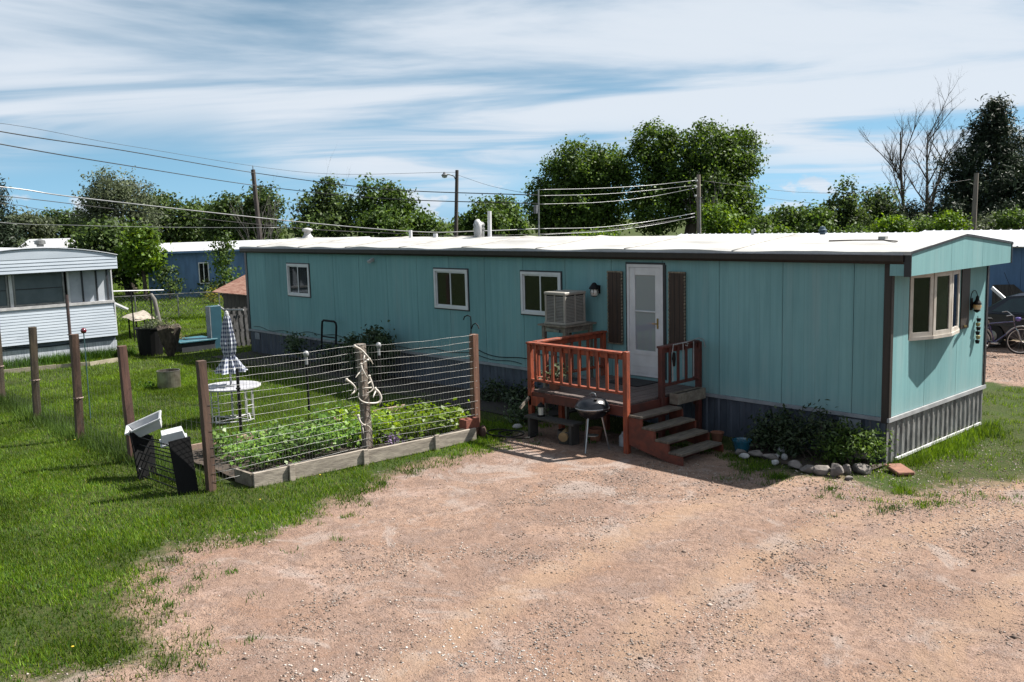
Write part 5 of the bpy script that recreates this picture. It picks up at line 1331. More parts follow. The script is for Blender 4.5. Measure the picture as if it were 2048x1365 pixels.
tag(MB().tube([(dw[0][0], dw[0][1], dw[0][2]-.0)]+[tuple(p) for p in dw[1:]]+[(dw[-1][0], dw[-1][1], 0)], [.05,.06,.07,.075,.08,.08], 8).build('driftwood', BARKG, smooth=True), 'grey curved driftwood limb standing on the grass beyond the stump', 'driftwood')
# red ball lamp and dark pole before the trailer
pl_ = thing('dark_pole', 'dark leaning metal pole in front of the white trailer', 'pole', tuple(gz(142, 730)))
a = gz(146, 735); b_ = atd(133, 590, np.dot(a-CP, FW)*.998); MB().tube([tuple(a), tuple(b_)], .045, 8).build('shaft', mat('dark_iron', (.045,.035,.035), .5, c2=(.10,.05,.04), scale=9), pl_)
MB().obox(tuple(a*.55+b_*.45), (.11,.11,.03)).build('collar', MATS['dark_iron'], pl_)
rb_ = atd(167, 662, 19.); t = thing('red_ball_stake', 'dark red glass ball on a thin stake beside a brown post', 'garden ornament', (rb_[0], rb_[1], 0))
MB().lathe([(.001,-.06),(.045,-.04),(.06,0),(.045,.04),(.001,.06)], 12, tuple(rb_)).build('ball', mat('red_glass', (.16,.012,.025), .2, coat=.5), t, smooth=True)
MB().tube([tuple(rb_-np.array([0,0,.05])), (rb_[0]-.03, rb_[1], .0)], .012, 5).build('stake', mat('teal_stake', (.05,.12,.13), .5), t)

# ================================================================== WHITE TRAILER ON THE LEFT
wt = thing('white_trailer', 'white trailer with horizontal lap siding and wide end windows, cut by the left edge', 'mobile home', (-26, -4.8, 0))
TX, TY0, TY1 = -22.9, -7.4, -2.98
MB().box(-34, TX-.20, TY0+.02, TY1-.02, .0, 3.0).build('inner_wall', DARK, wt)
# lap boards
def lap(z0, z1, n, x, y0, y1, flare=0.):
    for i in range(n):
        a = z0+(z1-z0)*i/n; b_ = z0+(z1-z0)*(i+1)/n-.004
        xa = x+flare*(1-(i/n)); M_ = MB()
        M_.prism([(xa, y0, a), (xa-.012, y0, b_), (xa-.06, y0, b_), (xa-.06, y0, a)], (0, y1-y0, 0)).build('lap_board', WSIDE, wt)
        if True:
            pass
lap(.62, 1.62, 12, TX+.03, TY0, TY1+.0, .05)
lap(2.665, 3.05, 4, TX+.36, TY0-.05, TY1+.06)
for z in np.arange(.62, 3.0, .25): MB().box(-34, TX-.065, TY1-.019, TY1+(.0), z, z+.245).build('side_board', WSIDE, wt)
for z in np.arange(.62, 3.0, .25): MB().box(-34, TX-.065, TY0, TY0+.019, z, z+.245).build('side_board', WSIDE, wt)
for i in range(8): MB().box(-34+i*1.36, -34+i*1.36+1.355, TY0+.02, TY0+.05, -.05, .619).build('skirt_panel', WPANEL, wt)
MB().box(TX-.06, TX+.05, TY1-.012, TY1+.02, .62, 1.64).build('corner_trim', WHITE, wt)
for i in range(5):
    a = TY0+i*(TY1-TY0)/5; MB().box(TX-.05, TX-.02, a+.004, a+(TY1-TY0)/5-.004, -.05, .46).build('skirt_panel', WPANEL, wt)
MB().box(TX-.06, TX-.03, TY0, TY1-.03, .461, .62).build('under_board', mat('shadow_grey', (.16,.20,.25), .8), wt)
for i in range(8): MB().box(-34+i*1.36, -34+i*1.36+1.355, TY1-.05, TY1-.02, -.05, .619).build('skirt_panel', WPANEL, wt)
# window band
MB().box(TX-.06, TX+.06, TY0, TY1, 1.62, 1.70).build('sill', mat('sill_white', (.66,.65,.66), .6), wt)
WB = mat('sheet_white', (.60,.64,.70), .5, c2=(.46,.50,.56), scale=2)
def tw(y0, y1): return [(TX, y, z) for y, z in ((y0,1.70),(y1,1.70),(y1,2.70),(y0,2.70))]
MB().box(TX-.10, TX-.055, -4.25, TY1, 1.70, 2.70).build('blank_panel', WB, wt)
for y in (-4.26, -3.85, -3.44, -3.12): MB().box(TX-.054, TX-.02, y-.022, y+.022, 1.705, 2.66).build('batten', mat('dark_batten', (.035,.04,.05), .6), wt) if y > -4.2 else MB().box(TX-.054, TX+.02, y-.03, y+.03, 1.705, 2.66).build('window_post', WHITE, wt)
MB().box(TX-.10, TX-.0, TY1-.035, TY1, 1.705, 2.70).build('corner_post', WHITE, wt)
for y0, y1 in ((-5.75, -4.36), (-7.3, -5.88)):
    f = MB().box(TX-.09, TX-.03, y0, y1, 1.705, 1.76).box(TX-.09, TX-.03, y0, y1, 2.62, 2.68).box(TX-.09, TX-.03, y0, y0+.05, 1.76, 2.62).box(TX-.09, TX-.03, y1-.05, y1, 1.76, 2.62).build('window', GALV, wt)
    MB().box(TX-.075, TX-.07, y0+.05, y1-.05, 1.76, 2.18).build('pane', mat('screen_grey', (.13,.17,.19), .35, c2=(.10,.135,.15), scale=2), f)
    MB().box(TX-.065, TX-.06, y0+.05, y1-.05, 2.20, 2.62).build('pane', MATS['screen_grey'], f)
    MB().box(TX-.08, TX-.05, y0+.05, y1-.05, 2.181, 2.199).build('meeting_rail', DARKTRIM, f)
MB().box(TX-.09, TX+.0, -5.86, -5.77, 1.705, 2.66).build('window_post', WHITE, wt)
MB().box(TX-.06, TX+.30, TY0, TY1, 2.64, 2.662).build('soffit', mat('soffit_grey', (.30,.33,.37), .7), wt)
# bowed roof end with its dark metal cap
ny_ = 15; ys_ = np.linspace(TY0-.07, TY1+.08, ny_); vs = []
for x in (TX+.37, -34):
    for y in ys_: vs.append((x, y, 3.06+.29*(1-((y-(TY0+TY1)/2)/2.30)**2)))
M_ = MB().add(vs, [(j, j+1, ny_+j+1, ny_+j) for j in range(ny_-1)]); M_.build('roof', mat('trailer_roof', (.62,.63,.65), .5, c2=(.48,.49,.51), scale=2), wt, smooth=True)
for j in range(4):
    seg = [v for v in vs[:ny_]]
pan = [(TX+.345, y, 3.052) for y in (ys_[0], ys_[-1])] + [(TX+.345, v[1], v[2]-.01) for v in vs[:ny_][::-1]]
MB().prism(pan, (.012, 0, 0)).build('roof_end', WSIDE, wt)
MB().tube([(TX+.37, v[1], v[2]+.005) for v in vs[:ny_]], .018, 6).build('roof_cap', mat('cap_blue', (.08,.12,.17), .5), wt)
MB().lathe([(.16,0),(.16,.12),(.22,.13),(.22,.17),(.18,.22),(.001,.24)], 14, (-23.6, -6.1, 3.36)).build('roof_vent', GALV, wt)
MB().lathe([(.10,0),(.10,.06),(.16,.08),(.15,.18),(.001,.24)], 14, (-24.2, -4.55, 3.37)).build('roof_vent', GALV, wt)
MB().tube([(TX+.055, y, .78+.05*math.sin(y*2.)) for y in np.linspace(TY0, TY1, 20)], .012, 5).build('wall_cable', BLACKM, wt)
MB().tube([(TX+.02, y, .56-.07*abs(math.sin(y*1.6))) for y in np.linspace(TY0, -4, 16)], .010, 5).build('wall_cable', BLACKM, wt)
ac = atd(238, 612, 29.6); tag(MB().obox(tuple(ac), (.30,.5,.05), (rad(-28), 0, rad(10))).build('white_board', WHITE), 'white board leaning at the corner of the white trailer', 'board')
cl = MB().tube([tuple(atd(225,583,31)), tuple(atd(327,580.5,33))], .02, 6).build('clothes_pole', WHITE); tag(cl, 'pale horizontal pole beyond the white trailer corner', 'pole')
for px in (262, 300):
    b_ = atd(px, 581.5, 32); o = MB().tube([(b_[0], b_[1], b_[2]), (b_[0], b_[1], -.05)], .025, 6).build('clothes_post', BLACKM); tag(o, ['thin dark post holding the pale pole, nearer the white trailer', 'thin dark post holding the pale pole, nearer the blue house'][px > 280], 'post')

# ================================================================== SHED, PALLETS
sh = thing('garden_shed', 'old grey board shed with rusty sheet roof behind the teal home', 'shed', (-24, 2, 0))
sx0, sx1, sy0, sy1 = -25.3, -22.6, 1.75, 4.3
for i in range(9):
    a = sy0+i*(sy1-sy0)/9; MB().box(sx1-.03, sx1, a+.005, a+(sy1-sy0)/9-.005, -.05, 1.5+.0*i).build('board', GREYB, sh)
for i in range(9):
    a = sx0+i*(sx1-sx0)/9; MB().box(a+.005, a+(sx1-sx0)/9-.005, sy0-.03, sy0, -.05, 1.5).build('board', GREYB, sh)
MB().box(sx0+.02, sx1-.035, sy0+.005, sy1, -.05, 1.48).build('inner_wall', DARK, sh)
ymid = (sy0+sy1)/2
for i in range(5):
    a = sx0-.2+i*.66; b_ = a+.655
    for y0, z0_, y1, z1_ in ((sy0-.35, 1.50, ymid, 2.15), (sy1+.35, 1.50, ymid, 2.15)):
        v = [(a, y0, z0_), (b_, y0, z0_), (b_, y1, z1_), (a, y1, z1_)]
        MB().prism(v, (0, 0, .025)).build('roof_sheet', RUST, sh)
MB().prism([(sx1-.02, sy0, 1.5), (sx1-.02, sy1, 1.5), (sx1-.02, ymid, 2.12)], (.018, 0, 0)).build('gable_board', GREYB, sh)
MB().beam((sx1+.02, sy0-.3, 1.5), (sx1+.02, sy0+.9, 1.15), .04, .05).beam((sx1+.02, sy0+.3, 1.35), (sx1+.02, sy0+1.2, 1.62), .04, .04).build('brace', WOODG, sh)
def pallet(label, c, rz, lean, mcol, n=6, h=1.05, w=.9, grp='weathered pallets leaning by the shed'):
    t = thing('wooden_pallet', label, 'pallet', c, 0, grp); t.rotation_euler = (lean, 0, rz)
    for i in range(n):
        x = -w/2+(i+.5)*w/n; MB().box(x-.04, x+.04, -.02, 0, 0, h).build('slat', mcol, t, world=False)
    for z in (.08, h/2, h-.08): MB().box(-w/2, w/2, .001, .08, z-.04, z+.04).build('stringer', mcol, t, world=False)
    return t
PAL = mat('pallet_grey', (.15,.145,.145), .85, c2=(.07,.067,.065), scale=6)
pallet('nearer grey pallet leaning at the left end of the teal home', (-21.5, .40, 0), rad(70), rad(-14), PAL)
pallet('farther grey pallet leaning behind the other by the shed', (-22.1, .75, 0), rad(75), rad(-10), PAL, 5, 1.2)
tag(MB().tube([tuple(atd(436,611,31)), tuple(atd(448,620,30.6)), tuple(atd(487,620,30.2))], .03, 6).build('pale_rod', mat('pale_rod', (.42,.42,.42), .6)), 'pale bent rod lying across the top of the pallets', 'rod')

# ================================================================== BLUE HOUSE FAR LEFT
bh = thing('blue_house', 'blue single-storey mobile home with white roof beyond the garden', 'mobile home', (-44., 6.6, 0))
bx1 = -44.; by0, by1 = 6.6, 19.
for i in range(10):
    a = by0+i*1.24; 
    if i in (2,):
        MB().box(bx1-.03, bx1, a+.003, a+1.237, 0, .72).box(bx1-.03, bx1, a+.003, a+1.237, 1.90, 2.55).box(bx1-.03,bx1,a+.003,a+.08,.72,1.9).box(bx1-.03,bx1,a+.62,a+1.237,.72,1.9).build('siding_panel', BLUEH, bh)
        f = MB().box(bx1-.02, bx1+.03, a+.08, a+.62, .72, .78).box(bx1-.02, bx1+.03, a+.08, a+.62, 1.84, 1.90).box(bx1-.02, bx1+.03, a+.08, a+.13, .78, 1.84).box(bx1-.02, bx1+.03, a+.57, a+.62, .78, 1.84).box(bx1-.02,bx1+.03,a+.33,a+.37,.78,1.84).build('window', WHITE, bh)
        MB().box(bx1-.01, bx1, a+.13, a+.33, .78, 1.84).build('pane', GLASS, f); MB().box(bx1-.01, bx1, a+.37, a+.57, .78, 1.84).build('pane', GLASS, f)
        MB().box(bx1-.10, bx1-.04, a, a+1.2, .6, 2.0).build('inner_wall', DARK, f)
    else: MB().box(bx1-.03, bx1, a+.003, a+1.237, -.05, 2.55).build('siding_panel', BLUEH, bh)
for i in range(4): MB().box(bx1-.03-(i+1)*1.2, bx1-.03-i*1.2-.006, by0-.03, by0, -.05, 2.55).build('siding_panel', BLUEH, bh)
MB().box(bx1-4.8, bx1-.12, by0+.01, by1, 0, 2.5).build('inner_wall', DARK, bh)
MB().prism([(bx1+.25, by0-.2, 2.55), (bx1-2.4, by0-.2, 2.98), (bx1-5.1, by0-.2, 2.55)], (0, by1-by0+.4, 0)).build('roof', mat('blue_house_roof', (.60,.61,.63), .5, c2=(.5,.51,.53)), bh)
MB().box(bx1+.2, bx1+.27, by0-.2, by1+.2, 2.44, 2.549).build('fascia', BLUEH, bh)
bush('dark_bush', 'dark shrub at the left corner of the blue house', [((-42.8,7.2,.9),(.6,.6,.9))], 500, .18, F_DARK, 88)
bush('dark_bush', 'low dark shrub under the wall of the blue house', [((-42.6,9.6,.5),(.9,.7,.5))], 500, .18, F_DARK, 89)
bush('bright_bush', 'yellowish bush before the blue house wall', [((-38.5,7.6,.4),(.35,.35,.32))], 240, .12, foliage('yellow_leaf', (.12,.12,.015), (.2,.2,.02), (.3,.3,.04)), 90)
bh.rotation_euler = (0, 0, rad(-22.5))
# chain-link fence across
clf = thing('chain_link_fence', 'low chain link fence between the lawn and the blue house', 'fence', (-34, 4, 0))
c0, c1 = np.array([-34.5, -1.5, 0]), np.array([-31.5, 6.4, 0])
for k in range(6):
    p = c0*(1-k/5)+c1*k/5; MB().tube([(p[0], p[1], -.05), (p[0], p[1], 1.05)], .03, 6).build('post', GALV, clf)
MB().tube([(c0[0],c0[1],1.03),(c1[0],c1[1],1.03)], .02, 6).build('top_rail', GALV, clf)
v = MB()
for k in range(-6, 56):
    for sgn in (1, -1):
        t0, t1 = k/55, (k+sgn*6.5)/55; z0_, z1_ = 0., 1.0
        if t1 < 0 or t1 > 1 or t0 < 0: continue
        a, b_ = c0*(1-t0)+c1*t0, c0*(1-t1)+c1*t1; v.tube([(a[0],a[1],.02),(b_[0],b_[1],1.0)], .006, 3, caps=False)
o = v.build('link_mesh', GALV, clf); o['kind'] = 'stuff'

# ================================================================== NEIGHBOUR BEHIND, CAR, BICYCLE
nb_ = thing('blue_neighbour_home', 'blue mobile home with white ribbed metal roof behind the teal one', 'mobile home', (0, 20, 0))
NYF = 18.7
for i in range(14):
    a = -8.2+i*1.22; MB().box(a+.004, a+1.216, NYF, NYF+.03, -.05, 2.5).build('siding_panel', BLUEH, nb_)
for i in range(3): MB().box(-8.23, -8.2, NYF+.03+i*1.22, NYF+.03+i*1.22+1.21, -.05, 2.5).build('siding_panel', BLUEH, nb_)
MB().box(-8.15, 8.6, NYF+.05, NYF+3.6, 0, 2.48).build('inner_wall', DARK, nb_)
MB().box(-8.4, 8.9, NYF-.35, NYF-.001, 2.50, 2.53).build('soffit', mat('soffit_tan', (.42,.38,.32), .7), nb_)
RM = mat('ribbed_roof', (.72,.74,.77), .4, c2=(.64,.66,.69), scale=2)
def ribroof(x0, x1, y0, ym, y1, ze, zr, n, name='roof_sheet'):
    for i in range(n):
        a = x0+(x1-x0)*i/n; b_ = x0+(x1-x0)*(i+1)/n
        M_ = MB().prism([(a, y0, ze), (a, ym, zr), (a, y1, ze)], (b_-a-.004, 0, 0))
        for s in (.04, .37, .70):
            M_.beam((a+(b_-a)*s, y0, ze+.012), (a+(b_-a)*s, ym, zr+.012), .05, .03)
        M_.build(name, RM, nb_)
ribroof(-8.45, 8.9, NYF-.36, NYF+1.85, NYF+4.0, 2.535, 3.0, 18)
ribroof(-19.5, -8.46, NYF+.7, NYF+2.2, NYF+4.0, 2.55, 2.93, 12, 'porch_roof_sheet')
for x in (-19.3, -15.5, -12): MB().box(x-.05, x+.05, NYF+.75, NYF+.85, -.05, 2.549).build('porch_post', WOODB, nb_)
MB().box(-19.2, -8.5, NYF+3.7, NYF+3.75, 0, 2.549).build('porch_wall', BLUEH, nb_)
MB().tube([tuple(atd(1505,474,36)), tuple(atd(1505,462,36)), tuple(atd(1508,459,36)), tuple(atd(1510,464,36))], .05, 8).build('bent_pipe', WHITE, nb_)
c = atd(1645, 470, 36); MB().lathe([(.10,-.15),(.10,.05),(.16,.06),(.16,.10),(.11,.12),(.16,.16),(.16,.20),(.11,.22),(.10,.30),(.001,.32)], 12, tuple(c)).build('flue_cap', mat('blue_grey_metal', (.10,.16,.22), .5), nb_)
# steps with a lean-to and a white handrail board by the blue wall
so_ = thing('lean_to', 'dark sloping lean-to against the blue wall behind the car', 'lean-to', (-4.2, 18, 0))
p0, p1 = atd(1985, 570, 30.), atd(2030, 607, 30.)
MB().prism([(p0[0], p0[1], 0), (p1[0]+.2, p1[1]+.2, 0), tuple(p1), tuple(p0)], (.5, .4, 0)).build('body', GREYB, so_)
tag(MB().beam(tuple(atd(1984, 576, 28.)), tuple(atd(2016, 604, 27.6)), .05, .09).build('white_board', WHITE), 'white board slanting down to the roof of the dark car', 'board')
# car
def make_car(label, x, y, z, rz):
    t = thing('parked_car', label, 'car', (x, y, z), rz)
    CARP = mat('car_paint', (.010,.011,.022), .3, c2=(.008,.009,.018), coat=.25)
    W = .88
    body = [(-2.2,.28),(-2.28,.5),(-2.22,.78),(-2.0,.86),(-1.35,.92),(1.0,.92),(1.75,.84),(2.15,.70),(2.25,.48),(2.2,.28),(1.78,.26)]
    def arch(cx): return [(cx+.36*math.cos(w), .30+.36*math.sin(w)) for w in np.linspace(0, math.pi, 9)]
    prof = body + arch(1.35)[0:] + [(.6,.24),(-.8,.24)] + arch(-1.38)
    M_ = MB(); n = len(prof); ws = [(-W,.0),(-W*.93,.0),(W*.93,.0),(W,.0)]
    vs = []
    for yy, k in ((-W, .97), (-W+.08, 1.), (W-.08, 1.), (W, .97)):
        vs += [(px_*(k if abs(px_) > 2 else 1), yy, .55+(pz_-.55)*(k if pz_ > .7 else 1)) for px_, pz_ in prof]
    fs = [(r_*n+i, r_*n+(i+1) % n, (r_+1)*n+(i+1) % n, (r_+1)*n+i) for r_ in range(3) for i in range(n)] + [tuple(range(n-1, -1, -1)), tuple(3*n+i for i in range(n))]
    M_.add(vs, fs).build('body', CARP, t, world=False, smooth=False)
    cab = [(-1.75,.90),(-1.05,1.38),(-.2,1.46),(.35,1.42),(1.15,.92)]
    nb2 = len(cab); vs = []
    for yy in (-.80, .80):
        for px_, pz_ in cab: vs.append((px_, yy*(1 if pz_ < 1 else .78), pz_))
    MB().add(vs, [(i, (i+1) % nb2, nb2+(i+1) % nb2, nb2+i) for i in range(nb2)]+[tuple(range(nb2-1,-1,-1)), tuple(nb2+i for i in range(nb2))]).build('cabin', CARP, t, world=False)
    CG = mat('car_glass', (.01,.03,.03), .05, spec=.9)
    for sgn in (-1, 1):
        for q in ([(-1.42,.97),(-.98,1.32),(-.50,1.38),(-.50,.97)], [(-.42,.97),(-.42,1.385),(.28,1.36),(.92,.97)]):
            P_ = [(a, sgn*(.80-(.176*(zz-.92)/.54)+.006), zz) for a, zz in q]
            MB().prism(P_, (0, sgn*.008, 0)).build('side_window', CG, t, world=False)
    for q in ([(-1.70,.93),(-1.07,1.36)], [(1.11,.94),(.38,1.40)]):
        (xa, za), (xb, zb) = q; d = .012 if xa > 0 else -.012
        MB().prism([(xa+d, -.70, za+.01), (xa+d, .70, za+.01), (xb+d, .56, zb+.01), (xb+d, -.56, zb+.01)], (d*.5, 0, .008)).build('windscreen', CG, t, world=False)
    for sgn in (-1, 1):
        MB().box(-.47, -.45, sgn*.883-.004, sgn*.883+.004, .35, .92).build('door_line', DARK, t, world=False)
        for xx in (-.62, .35): MB().box(xx-.07, xx+.07, sgn*.885-.012, sgn*.885+.012, .80, .83).build('door_handle', STEEL, t, world=False)
        MB().box(-2.0, 1.9, sgn*.886-.006, sgn*.886+.006, .60, .64).build('side_strip', mat('dark_strip', (.03,.03,.035), .4), t, world=False)
        MB().box(2.14, 2.24, sgn*.62-.16, sgn*.62+.16, .55, .70).build('headlight', mat('lamp_clear', (.6,.6,.62), .1), t, world=False)
        MB().box(-2.27, -2.20, sgn*.62-.16, sgn*.62+.16, .60, .76).build('tail_light', mat('lamp_red', (.25,.01,.01), .15), t, world=False)
        for xx in (1.35, -1.38):
            w_ = MB(); pr = [(.15,-.09),(.29,-.10),(.315,-.07),(.315,.07),(.29,.10),(.15,.09)]
            vs = [(xx+r_*math.cos(2*math.pi*k/24), sgn*.80+o_, .315+r_*math.sin(2*math.pi*k/24)) for r_, o_ in pr for k in range(24)]
            wo_ = w_.add(vs, [(i*24+k, i*24+(k+1) % 24, (i+1)*24+(k+1) % 24, (i+1)*24+k) for i in range(5) for k in range(24)]).build('wheel', mat('tyre', (.012,.012,.012), .85), t, world=False)
            h_ = MB(); vs = [(xx+r_*math.cos(2*math.pi*k/20), sgn*(.80+.085*o_), .315+r_*math.sin(2*math.pi*k/20)) for r_, o_ in ((.2,1.),(.19,.8),(.05,1.),(.001,1.)) for k in range(20)]
            h_.add(vs, [(i*20+k, i*20+(k+1) % 20, (i+1)*20+(k+1) % 20, (i+1)*20+k) for i in range(3) for k in range(20)]).build('rim', GALV, wo_, world=False)
    MB().tube([(-1.05,-.2,1.4),(-1.3,-.2,2.0)], .006, 4).build('antenna', BLACKM, t, world=False)
    return t
make_car('dark navy car parked beyond the house corner, cut by the right edge', -2.1, 14.3, 0, rad(4))
# bicycle
def make_bike(label, x, y, rz, lean):
    t = thing('bicycle', label, 'bicycle', (x, y, 0), rz); t.rotation_euler = (lean, 0, rz)
    def tb_(pts, r, name, m, par=t, n=7): return MB().tube(pts, r, n).build(name, m, par, world=False)
    wr = .335; wb = 1.04
    for cx_, nm in ((0, 'rear'), (wb, 'front')):
        cz = wr+.02
        ty = MB(); vs = []; 
        for k in range(32):
            w = 2*math.pi*k/32
            for j in range(6):
                a = 2*math.pi*j/6; rr = wr+.022*math.cos(a); vs.append((cx_+rr*math.cos(w), .022*math.sin(a), cz+rr*math.sin(w)))
        wh = ty.add(vs, [(k*6+j, ((k+1) % 32)*6+j, ((k+1) % 32)*6+(j+1) % 6, k*6+(j+1) % 6) for k in range(32) for j in range(6)]).build('wheel', mat('tyre', (.012,.012,.012), .85), t, world=False)
        rm = MB(); vs = []
        for k in range(32):
            w = 2*math.pi*k/32
            for rr, o_ in ((wr-.018,-.012),(wr-.035,-.012),(wr-.035,.012),(wr-.018,.012)): vs.append((cx_+rr*math.cos(w), o_, cz+rr*math.sin(w)))
        rm.add(vs, [(k*4+j, ((k+1) % 32)*4+j, ((k+1) % 32)*4+(j+1) % 4, k*4+(j+1) % 4) for k in range(32) for j in range(4)]).build('rim', mat('bright_rim', (.75,.75,.76), .3, metal=.5), wh, world=False)
        spk = MB()
        for k in range(14):
            w = 2*math.pi*k/14; spk.tube([(cx_, .02*(-1)**k, cz), (cx_+(wr-.03)*math.cos(w), 0, cz+(wr-.03)*math.sin(w))], .0025, 3)
        o = spk.build('spokes', STEEL, wh, world=False); o['kind'] = 'stuff'
        MB().tube([(cx_,-.05,cz),(cx_,.05,cz)], .02, 8).build('hub', STEEL, wh, world=False)
        fe = [(cx_+(wr+.05)*math.cos(w), 0, cz+(wr+.05)*math.sin(w)) for w in np.linspace(.2, 2.7, 12)]
        MB().tube(fe, .018, 5).build('mudguard', STEEL, t, world=False)
    BP = mat('bike_paint', (.03,.02,.10), .25, coat=.5)
    cz = wr+.02; bb = (.42,0,.30); seat = (.28,0,.80); head = (.86,0,.86); hb = (.90,0,.70)
    for p, q in ((bb, seat), (bb, hb), (seat, head), ((0,.04,cz), bb), ((0,-.04,cz), bb), ((0,.03,cz), (.29,0,.72)), (head, hb)): tb_([p, q], .018, 'frame_tube', BP)
    tb_([hb, (.95,.05,.62), (wb,.05,cz)], .014, 'fork', STEEL); tb_([hb, (.95,-.05,.62), (wb,-.05,cz)], .014, 'fork', STEEL)
    tb_([seat, (.26,0,.90)], .014, 'seat_post', STEEL)
    MB().obox((.22,0,.93), (.26,.15,.06)).build('saddle', BLACKM, t, world=False, bevel=.02)
    tb_([head, (.84,0,1.0)], .014, 'stem', STEEL)
    tb_([(.62,-.30,1.06),(.74,-.28,1.08),(.84,-.06,1.0),(.84,.06,1.0),(.74,.28,1.08),(.62,.30,1.06)], .012, 'handlebar', STEEL)
    MB().lathe([(.001,-.05),(.06,-.04),(.075,.02),(.06,.05),(.001,.055)], 12, (.95,0,.92)).build('headlamp', mat('purple_lamp', (.16,.10,.42), .12, coat=.6), t, world=False, smooth=True)
    MB().lathe([(.10,-.01),(.10,.01),(.02,.012),(.02,-.012)], 14, (.42,-.05,.30)).build('crank', STEEL, t, world=False)
    for s in (-1, 1): MB().obox((.42+s*.12, s*.09-.0, .30-s*.06), (.09,.07,.02)).build('pedal', BLACKM, t, world=False)
    return t
bq = gz(2028, 709); bq2 = gz(1984, 699)
make_bike('purple-lamped bicycle with white rims standing before the dark car', bq[0]-.78, bq[1]-.45, math.atan2(.45, .78), rad(4))

# ================================================================== TREES, POLES, LINES
def on_ground(px, py, depth):
    p = atd(px, py, depth); return p
def lob(px, py, rx, ry, depth, rdep=None, dd=0.):
    p = atd(px, py, depth+dd); k = depth/FPX
    return ((p[0], p[1], p[2]), (rx*k*1.0, rx*k*1.0 if rdep is None else rdep, ry*k))
def trunk_mesh(base, top, r0, targets, seed, m, parent, nl=1):
    r = random.Random(seed); M_ = MB(); b_ = Vector(base); t = Vector(top)
    pts = [b_*(1-u)+t*u+Vector((r.uniform(-.12,.12), r.uniform(-.12,.12), 0))*(u > .05)*(t-b_).length*.12 for u in (0, .15, .35, .6, .8, 1)]
    M_.tube(pts, [r0*1.25, r0, r0*.85, r0*.6, r0*.4, r0*.2], 9)
    for tg in targets:
        tg = Vector(tg); u = r.uniform(.25, .6); s = b_*(1-u)+t*u
        mid = (s+tg)*.5+Vector((r.uniform(-.3,.3), r.uniform(-.3,.3), -.2))
        M_.tube([s, mid, tg], [r0*.42, r0*.28, r0*.10], 6)
        for k in range(2):
            e = tg+Vector((r.uniform(-1,1), r.uniform(-1,1), r.uniform(.2,1)))*r0*3.2; M_.tube([mid*.4+tg*.6, e], [r0*.16, r0*.05], 4)
    return M_.build('trunk', m, parent)
def tree(name, label, depth, lobes, n, ls, m, seed, base_px=None, r0=.22, bark=BARK, grp=None, cat='tree', **kw):
    L3 = []
    rr = random.Random(seed)
    for l in lobes:
        c, R = lob(*l, depth); dd = rr.uniform(-.45, .45)*R[0]
        c = (c[0]+FW[0]*dd, c[1]+FW[1]*dd, max(c[2], R[2]*.75)); L3.append((c, R))
    bx = base_px if base_px is not None else sum(l[0] for l in lobes)/len(lobes)
    g = atd(bx, 500, depth); base = (g[0], g[1], 0)
    t = thing(name, label, cat, base, group=grp)
    leafy('crown', L3, n, ls, m, t, seed, loc=base, **kw)
    topz = max(c[2]+R[2]*.3 for c, R in L3); cx = sum(c[0] for c, R in L3)/len(L3); cy = sum(c[1] for c, R in L3)/len(L3)
    trunk_mesh((base[0], base[1], -.1), (cx*.7+base[0]*.3, cy*.7+base[1]*.3, topz), r0, [c for c, R in L3], seed, bark, t)
    return t
# two big cottonwoods
tree('cottonwood_tree', 'large rounded green cottonwood behind the roof, left of the taller pair', 95, [(1160,335,55,52),(1120,370,50,60),(1205,355,48,55),(1150,425,80,48),(1083,405,36,42),(1232,335,22,38),(1215,420,45,50),(1100,440,50,35)], 34000, .33, F_COTTON, 201, 1160, .5)
tree('cottonwood_tree', 'largest tall green cottonwood with a notched broad top behind the roof', 92, [(1312,290,46,48),(1290,350,42,70),(1345,330,45,60),(1410,298,55,50),(1445,330,60,60),(1490,310,38,52),(1400,385,85,60),(1490,395,34,48),(1310,420,55,50),(1450,425,60,42)], 48000, .33, F_COTTON, 202, 1380, .6)
